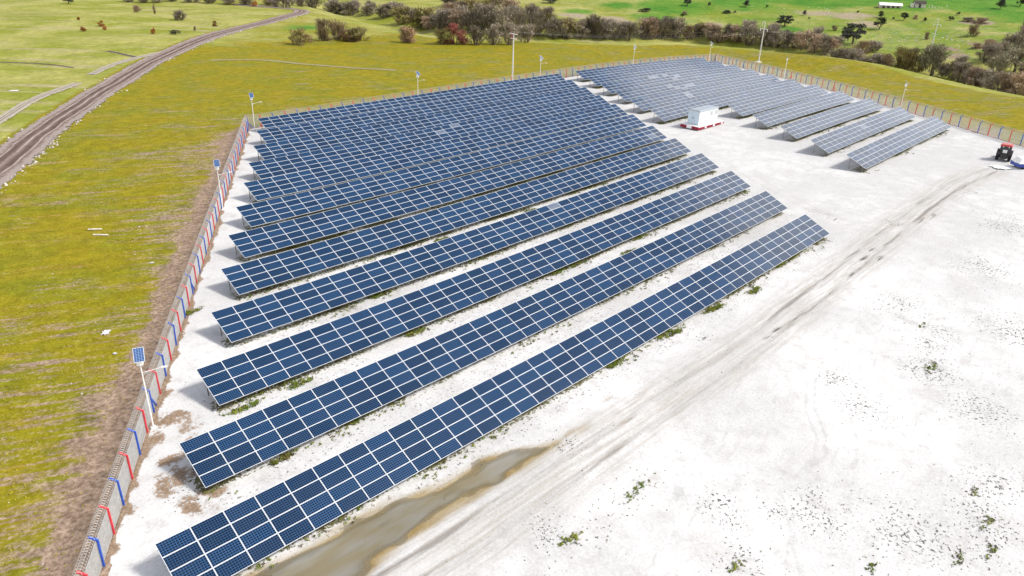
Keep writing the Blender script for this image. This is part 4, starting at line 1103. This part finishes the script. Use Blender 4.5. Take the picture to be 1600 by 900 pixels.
for (k_, x_, y_, w_, h_) in list(SHRUBS):                  # the creek thicket stands several shrubs deep
    if k_ in 'got' and w_ > 6.5 and 0 < float(line_dist(x_, y_, CREEK)) < 45 and x_ > 190:
        SHRUBS.append((er.choice(k_ + 'gg'), round(x_ + er.uniform(1.5, 7), 1), round(y_ + er.uniform(-3, 5), 1), round(w_ * er.uniform(.7, 1), 1), round(h_ * er.uniform(.75, 1.05), 1)))
KN = {'g': ('leafless_shrub', 'leafless grey shrub'), 'o': ('olive_shrub', 'olive-brown shrub'), 't': ('tan_shrub', 'tan leafless shrub'), 'r': ('russet_shrub', 'russet shrub'),
      'm': ('maroon_shrub', 'maroon-leaved shrub'), 'b': ('bare_shrub', 'bare brown thin-branched shrub'), 'c': ('grey_tree', 'spreading grey-olive tree'), 'd': ('dark_tree', 'dark evergreen tree'), 'n': ('orange_shrub', 'small orange-brown bush')}
def zone(u, w, x, y):
    s = float(line_dist(x, y, CREEK)); rs = float(line_dist(x, y, ROAD))
    if y > 205 and rs > 0 and x < 180: return 'in the meadow beyond the dirt road'
    if s > 28 and x > 290: return 'on the green hillside across the creek'
    if y > 225: return 'in the thicket where the road ends'
    if x < 176 and s < 2: return 'at the edge of the far field'
    if y < 85: return 'in the thicket beyond the tractor-side fence'
    return 'in the creek thicket behind the far field'
UNIQUE = {('m', 159.3): 'maroon-leaved round shrub at the edge of the far field', ('d', 301): 'largest dark evergreen tree on the green hillside', ('d', 316.9): 'wide flat-topped dark tree low on the hillside above the white pole',
          ('c', 269.8): 'big spreading grey-olive tree beyond the tractor-side fence', ('g', 110): 'round grey bush alone in the meadow by the dirt road', ('b', 338.9): 'round brown leafless tree beside the hillside soil bank',
          ('o', 116.1): 'olive-brown shrub alone at the field edge nearest the dirt road', ('d', 333): 'dark tree beside the slope under the white-roofed barn', ('d', 409.9): 'dark tree in the bright green hilltop crop, nearer of two', ('d', 425.9): 'dark tree in the bright green hilltop crop, farther of two',
          ('d', 321.8): 'dark tree at the top edge of the pasture above the kiosk', ('d', 91.6): 'low dark bush beside the dirt road', ('n', 114.2): 'small orange-brown bush right beside the dirt road', ('d', 98.3): 'dark bush at the top edge of the meadow',
          ('o', 256.9): 'olive-brown shrub at the picture edge beyond the tractor'}
pr = random.Random(5)
ORDS = ORD + ['thirteenth', 'fourteenth', 'fifteenth', 'sixteenth', 'seventeenth', 'eighteenth', 'nineteenth', 'twentieth', 'twenty-first', 'twenty-second', 'twenty-third', 'twenty-fourth', 'twenty-fifth'] + ['twenty-%s' % q for q in ('sixth', 'seventh', 'eighth', 'ninth')] + ['thirtieth'] + ['thirty-%s' % q for q in ('first', 'second', 'third', 'fourth', 'fifth', 'sixth', 'seventh', 'eighth', 'ninth')] + ['fortieth'] + ['forty-%s' % q for q in ('first', 'second', 'third', 'fourth', 'fifth', 'sixth', 'seventh', 'eighth', 'ninth')] + ['fiftieth']
def shrub_base(k, h):
    return ('dark_bush', 'small dark evergreen bush') if k == 'd' and h < 2.7 else KN[k]
def across(x, y):
    v = Vector((x, y, tz(x, y))) - CAM
    return v.dot(RT) / v.dot(FW)
peers = {}
for (k, x, y, w, h) in SHRUBS:
    if (k, x) not in UNIQUE: peers.setdefault(shrub_base(k, h)[1] + ' ' + zone(0, 0, x, y), []).append(across(x, y))
for v in peers.values(): v.sort()
for (k, x, y, w, h) in SHRUBS:
    nm, base = KN[k]
    if k == 'd' and h < 2.7: nm, base = 'dark_bush', 'small dark evergreen bush'
    z = zone(0, 0, x, y)
    lab = UNIQUE.get((k, x))
    if not lab:
        lab = base + ' ' + z; mates = peers[lab]
        if len(mates) > 1: lab += ', %s from the left' % ORDS[mates.index(across(x, y))]
    cm, sm = pr.choice(PROTO[k])
    root = thing(nm, lab, 'tree' if nm.endswith('tree') else 'shrub', (x, y, tz(x, y) - 0.1), pr.random() * 6.28, base + 's ' + z, (w * 1.08, w * 1.08, h * 0.92))
    link('trunk' if nm.endswith('tree') else 'stems', sm, root); link('crown', cm, root)

# ------------------------------------------------------------------ small stuff: weeds, stones, litter
wr = random.Random(21)
def tuft(mb, x, y, z, s, n):
    for _ in range(n):
        a = wr.random() * 6.283; l = s * (0.5 + wr.random()); w = 0.028 + 0.03 * wr.random()
        d = Vector((math.cos(a), math.sin(a), 0)); p = Vector((-d.y, d.x, 0)) * w
        b = Vector((x + wr.gauss(0, s * 0.5), y + wr.gauss(0, s * 0.5), z))
        m = b + d * l * 0.5 + Vector((0, 0, l * (0.5 + 0.4 * wr.random())))
        e = b + d * l + Vector((0, 0, l * (0.25 + 0.3 * wr.random())))
        mb.quad(tuple(b - p * .5), tuple(b + p * .5), tuple(m + p), tuple(m - p))
        mb.quad(tuple(m - p), tuple(m + p), tuple(e + p * .2), tuple(e - p * .2))
mbw, mbd = MB(), MB()
for (x, y) in WEED:
    open_ = y < -6
    for _ in range(11 if open_ else 40):
        px, py = x + wr.gauss(0, 0.40 if open_ else 0.62), y + wr.gauss(0, 0.16)
        tuft(mbw if wr.random() < 0.72 else mbd, px, py, tz(px, py) + 0.04, (0.07 + 0.08 * wr.random()) if open_ else 0.17, 6)
    if open_:
        for _ in range(26):
            px, py = x + wr.gauss(0, 1.5), y + wr.gauss(0, 1.0)
            tuft(mbd if wr.random() < 0.8 else mbw, px, py, tz(px, py) + 0.04, 0.05, 3)
for i, (ry, rx, rl) in enumerate(ROWS):
    spans = [(rx, rx + 40 * PITCH)] + ([(rl, rl + (20 if i < 6 else 30) * PITCH)] if rl else [])
    for (a, b) in spans:
        for _ in range(int((b - a) * (3.2 if i < 7 else 1.2))):
            px, py = wr.uniform(a, b), ry + wr.gauss(0.45, 0.45)
            if math.sin(px * 0.35 + i * 1.7) + 0.6 * math.sin(px * 0.13 + i) < -0.1: continue
            for _q in range(2):
                tuft(mbw if wr.random() < 0.5 else mbd, px + wr.gauss(0, .3), py + wr.gauss(0, .2), tz(px, py) + 0.04, 0.13, 5)
o = link('weeds', mbw.mesh('weeds', 'weed')); o['kind'] = 'stuff'; o['label'] = 'green weeds growing along the low edges of the solar rows'
o = link('dry_weeds', mbd.mesh('dry_weeds', 'weeddry')); o['kind'] = 'stuff'; o['label'] = 'dry brownish weeds scattered under the solar rows'

mbg = MB()
gn = 0
while gn < 15000:
    d_ = 1.5 + 46 * wr.random(); t_ = -0.02 + 1.02 * wr.random() ** 1.3
    x, y = FL0[0] + (FL1[0] - FL0[0]) * t_ - 0.853 * d_, FL0[1] + (FL1[1] - FL0[1]) * t_ + 0.522 * d_
    if wr.random() > 0.15 + d_ / 9: continue
    gn += 1
    # short bent blades, a hand high
    for _ in range(3):
        a_ = wr.random() * 6.283; h_ = 0.05 + 0.10 * wr.random(); w_ = 0.02 + 0.03 * wr.random()
        bx_, by_ = x + wr.gauss(0, 0.09), y + wr.gauss(0, 0.05)
        i_ = len(mbg.v)
        mbg.v += [(bx_ - w_ * math.sin(a_), by_ + w_ * math.cos(a_), 0), (bx_ + w_ * math.sin(a_), by_ - w_ * math.cos(a_), 0), (bx_ + 0.8 * h_ * math.cos(a_), by_ + 0.8 * h_ * math.sin(a_), h_)]
        mbg.f.append((i_, i_ + 1, i_ + 2)); mbg.mi.append(0)
gv = np.array(mbg.v); gv[:, 2] += terrain(gv[:, 0], gv[:, 1]) + 0.0
mbg.v = [tuple(q) for q in gv]
o = link('field_grass', mbg.mesh('field_grass', 'tussock')); o['kind'] = 'stuff'; o['label'] = 'short olive grass tufts on the field beside the fence'

def stone(mb, x, y, z, s):
    i = len(mb.v); k = 5
    for j in range(k):
        a = j / k * 6.283 + wr.random() * 0.5; mb.v.append((x + s * math.cos(a) * wr.uniform(.7, 1.2), y + s * math.sin(a) * wr.uniform(.7, 1.2), z - 0.03))
    mb.v.append((x + wr.uniform(-.3, .3) * s, y + wr.uniform(-.3, .3) * s, z + s * wr.uniform(.5, .9)))
    for j in range(k): mb.f.append((i + j, i + (j + 1) % k, i + k)); mb.mi.append(0)
mb = MB()
Rp = np.array(ROAD[1:11])
for _ in range(520):
    k = wr.randrange(len(Rp) - 1); t = wr.random(); p = Rp[k] * (1 - t) + Rp[k + 1] * t; d = Rp[k + 1] - Rp[k]; d = d / np.hypot(*d)
    side = -1 if wr.random() < 0.75 else 1
    off = side * (2.9 + abs(wr.gauss(0, 0.75)))
    x, y = p[0] - d[1] * off, p[1] + d[0] * off
    stone(mb, x, y, tz(x, y) + 0.03, 0.08 + 0.26 * wr.random() ** 3)
o = link('road_stones', mb.mesh('road_stones', 'stone')); o['kind'] = 'stuff'; o['label'] = 'pale stones heaped along the verges of the dirt road'
mb = MB()
for (hx, hy, hr, hn) in ((325, 78, 5, 60), (318, 84, 4, 40), (334, 70, 4, 30), (392, 94, 4, 40), (312, 60, 4, 40), (300, 52, 4, 30), (362, 122, 8, 30), (330, 60, 3, 25), (345, 140, 14, 30)):
    for _ in range(hn):
        x, y = wr.gauss(hx, hr), wr.gauss(hy, hr)
        stone(mb, x, y, tz(x, y) + 0.02, 0.10 + 0.35 * wr.random() ** 2)
o = link('hill_stones', mb.mesh('hill_stones', 'stone')); o['kind'] = 'stuff'; o['label'] = 'pale stones cropping out on the green hillside'
mb = MB()
for _ in range(200):
    d = abs(wr.gauss(0, 9)) + 0.8; t = wr.random() * 0.7
    x, y = FL0[0] + (FL1[0] - FL0[0]) * t - 0.853 * d, FL0[1] + (FL1[1] - FL0[1]) * t + 0.522 * d
    stone(mb, x, y, tz(x, y) + 0.01, 0.03 + 0.11 * wr.random() ** 4)
o = link('field_stones', mb.mesh('field_stones', 'stone')); o['kind'] = 'stuff'; o['label'] = 'small pale stones scattered on the field beside the fence'
mb = MB()
for (x, y, *r_) in DARK:
    for _ in range(34):
        s_ = (r_[0] if r_ else 1.5)
        px, py = x + wr.gauss(0, s_), y + wr.gauss(0, s_ * 0.7)
        stone(mb, px, py, tz(px, py) + 0.045, 0.025 + 0.055 * wr.random() ** 2)
for _ in range(1500):
    px, py = wr.uniform(10, 120), wr.uniform(-34, 2)
    stone(mb, px, py, tz(px, py) + 0.045, 0.02 + 0.05 * wr.random() ** 3)
o = link('gravel_stones', mb.mesh('gravel_stones', 'soil')); o['kind'] = 'stuff'; o['label'] = 'small dark stones and clods strewn over the white yard'

for k, (x, y, a, L) in enumerate(((14.9, 60.1, 0.35, 1.5), (14.8, 57.9, 0.2, 1.7))):
    mb = MB(); mb.box((-L / 2, -0.13, 0), (L / 2, 0.13, 0.06)); mb.box((-L / 2 + 0.2, -0.09, 0.061), (L / 2 - 0.3, 0.05, 0.10))
    o = link('plank', mb.mesh('plank', 'timber'), None, (x, y, tz(x, y) + 0.06), (0.03, 0.02, a - 0.9))
    tag(o, ('farther' if k == 0 else 'nearer') + ' of two pale planks lying in the field left of the fence', 'plank', 'planks lying in the field')
for k, (x, y, s_, lab) in enumerate(((16.2, 46.6, 0.22, 'small pale scrap of plastic in the field near the bare strip'), (7.3, 34.0, 0.42, 'pale grey plastic sheet on bare soil in the field'), (6.6, 29.8, 0.16, 'tiny white plastic bag in the field near the first lamp'), (29.9, 156.0, 0.8, 'white sack lying in the meadow beyond the dirt road'))):
    mb = MB(); n = 6
    for i in range(n):
        for j in range(n):
            def pp(a, b):
                return ((a / n - 0.5) * 2 * s_ + 0.06 * math.sin(b * 2.1 + k), (b / n - 0.5) * 1.4 * s_ + 0.05 * math.cos(a * 1.7 + k), 0.04 + 0.10 * s_ * math.sin(math.pi * a / n) * math.sin(math.pi * b / n) + 0.03 * math.sin(a * 2.7 + b * 1.9 + k))
            mb.quad(pp(i, j), pp(i + 1, j), pp(i + 1, j + 1), pp(i, j + 1))
    o = link('plastic_sheet', mb.mesh('plastic_sheet', 'backsheet'), None, (x, y, tz(x, y) + 0.03), (0, 0, k * 0.9))
    tag(o, lab, 'litter')
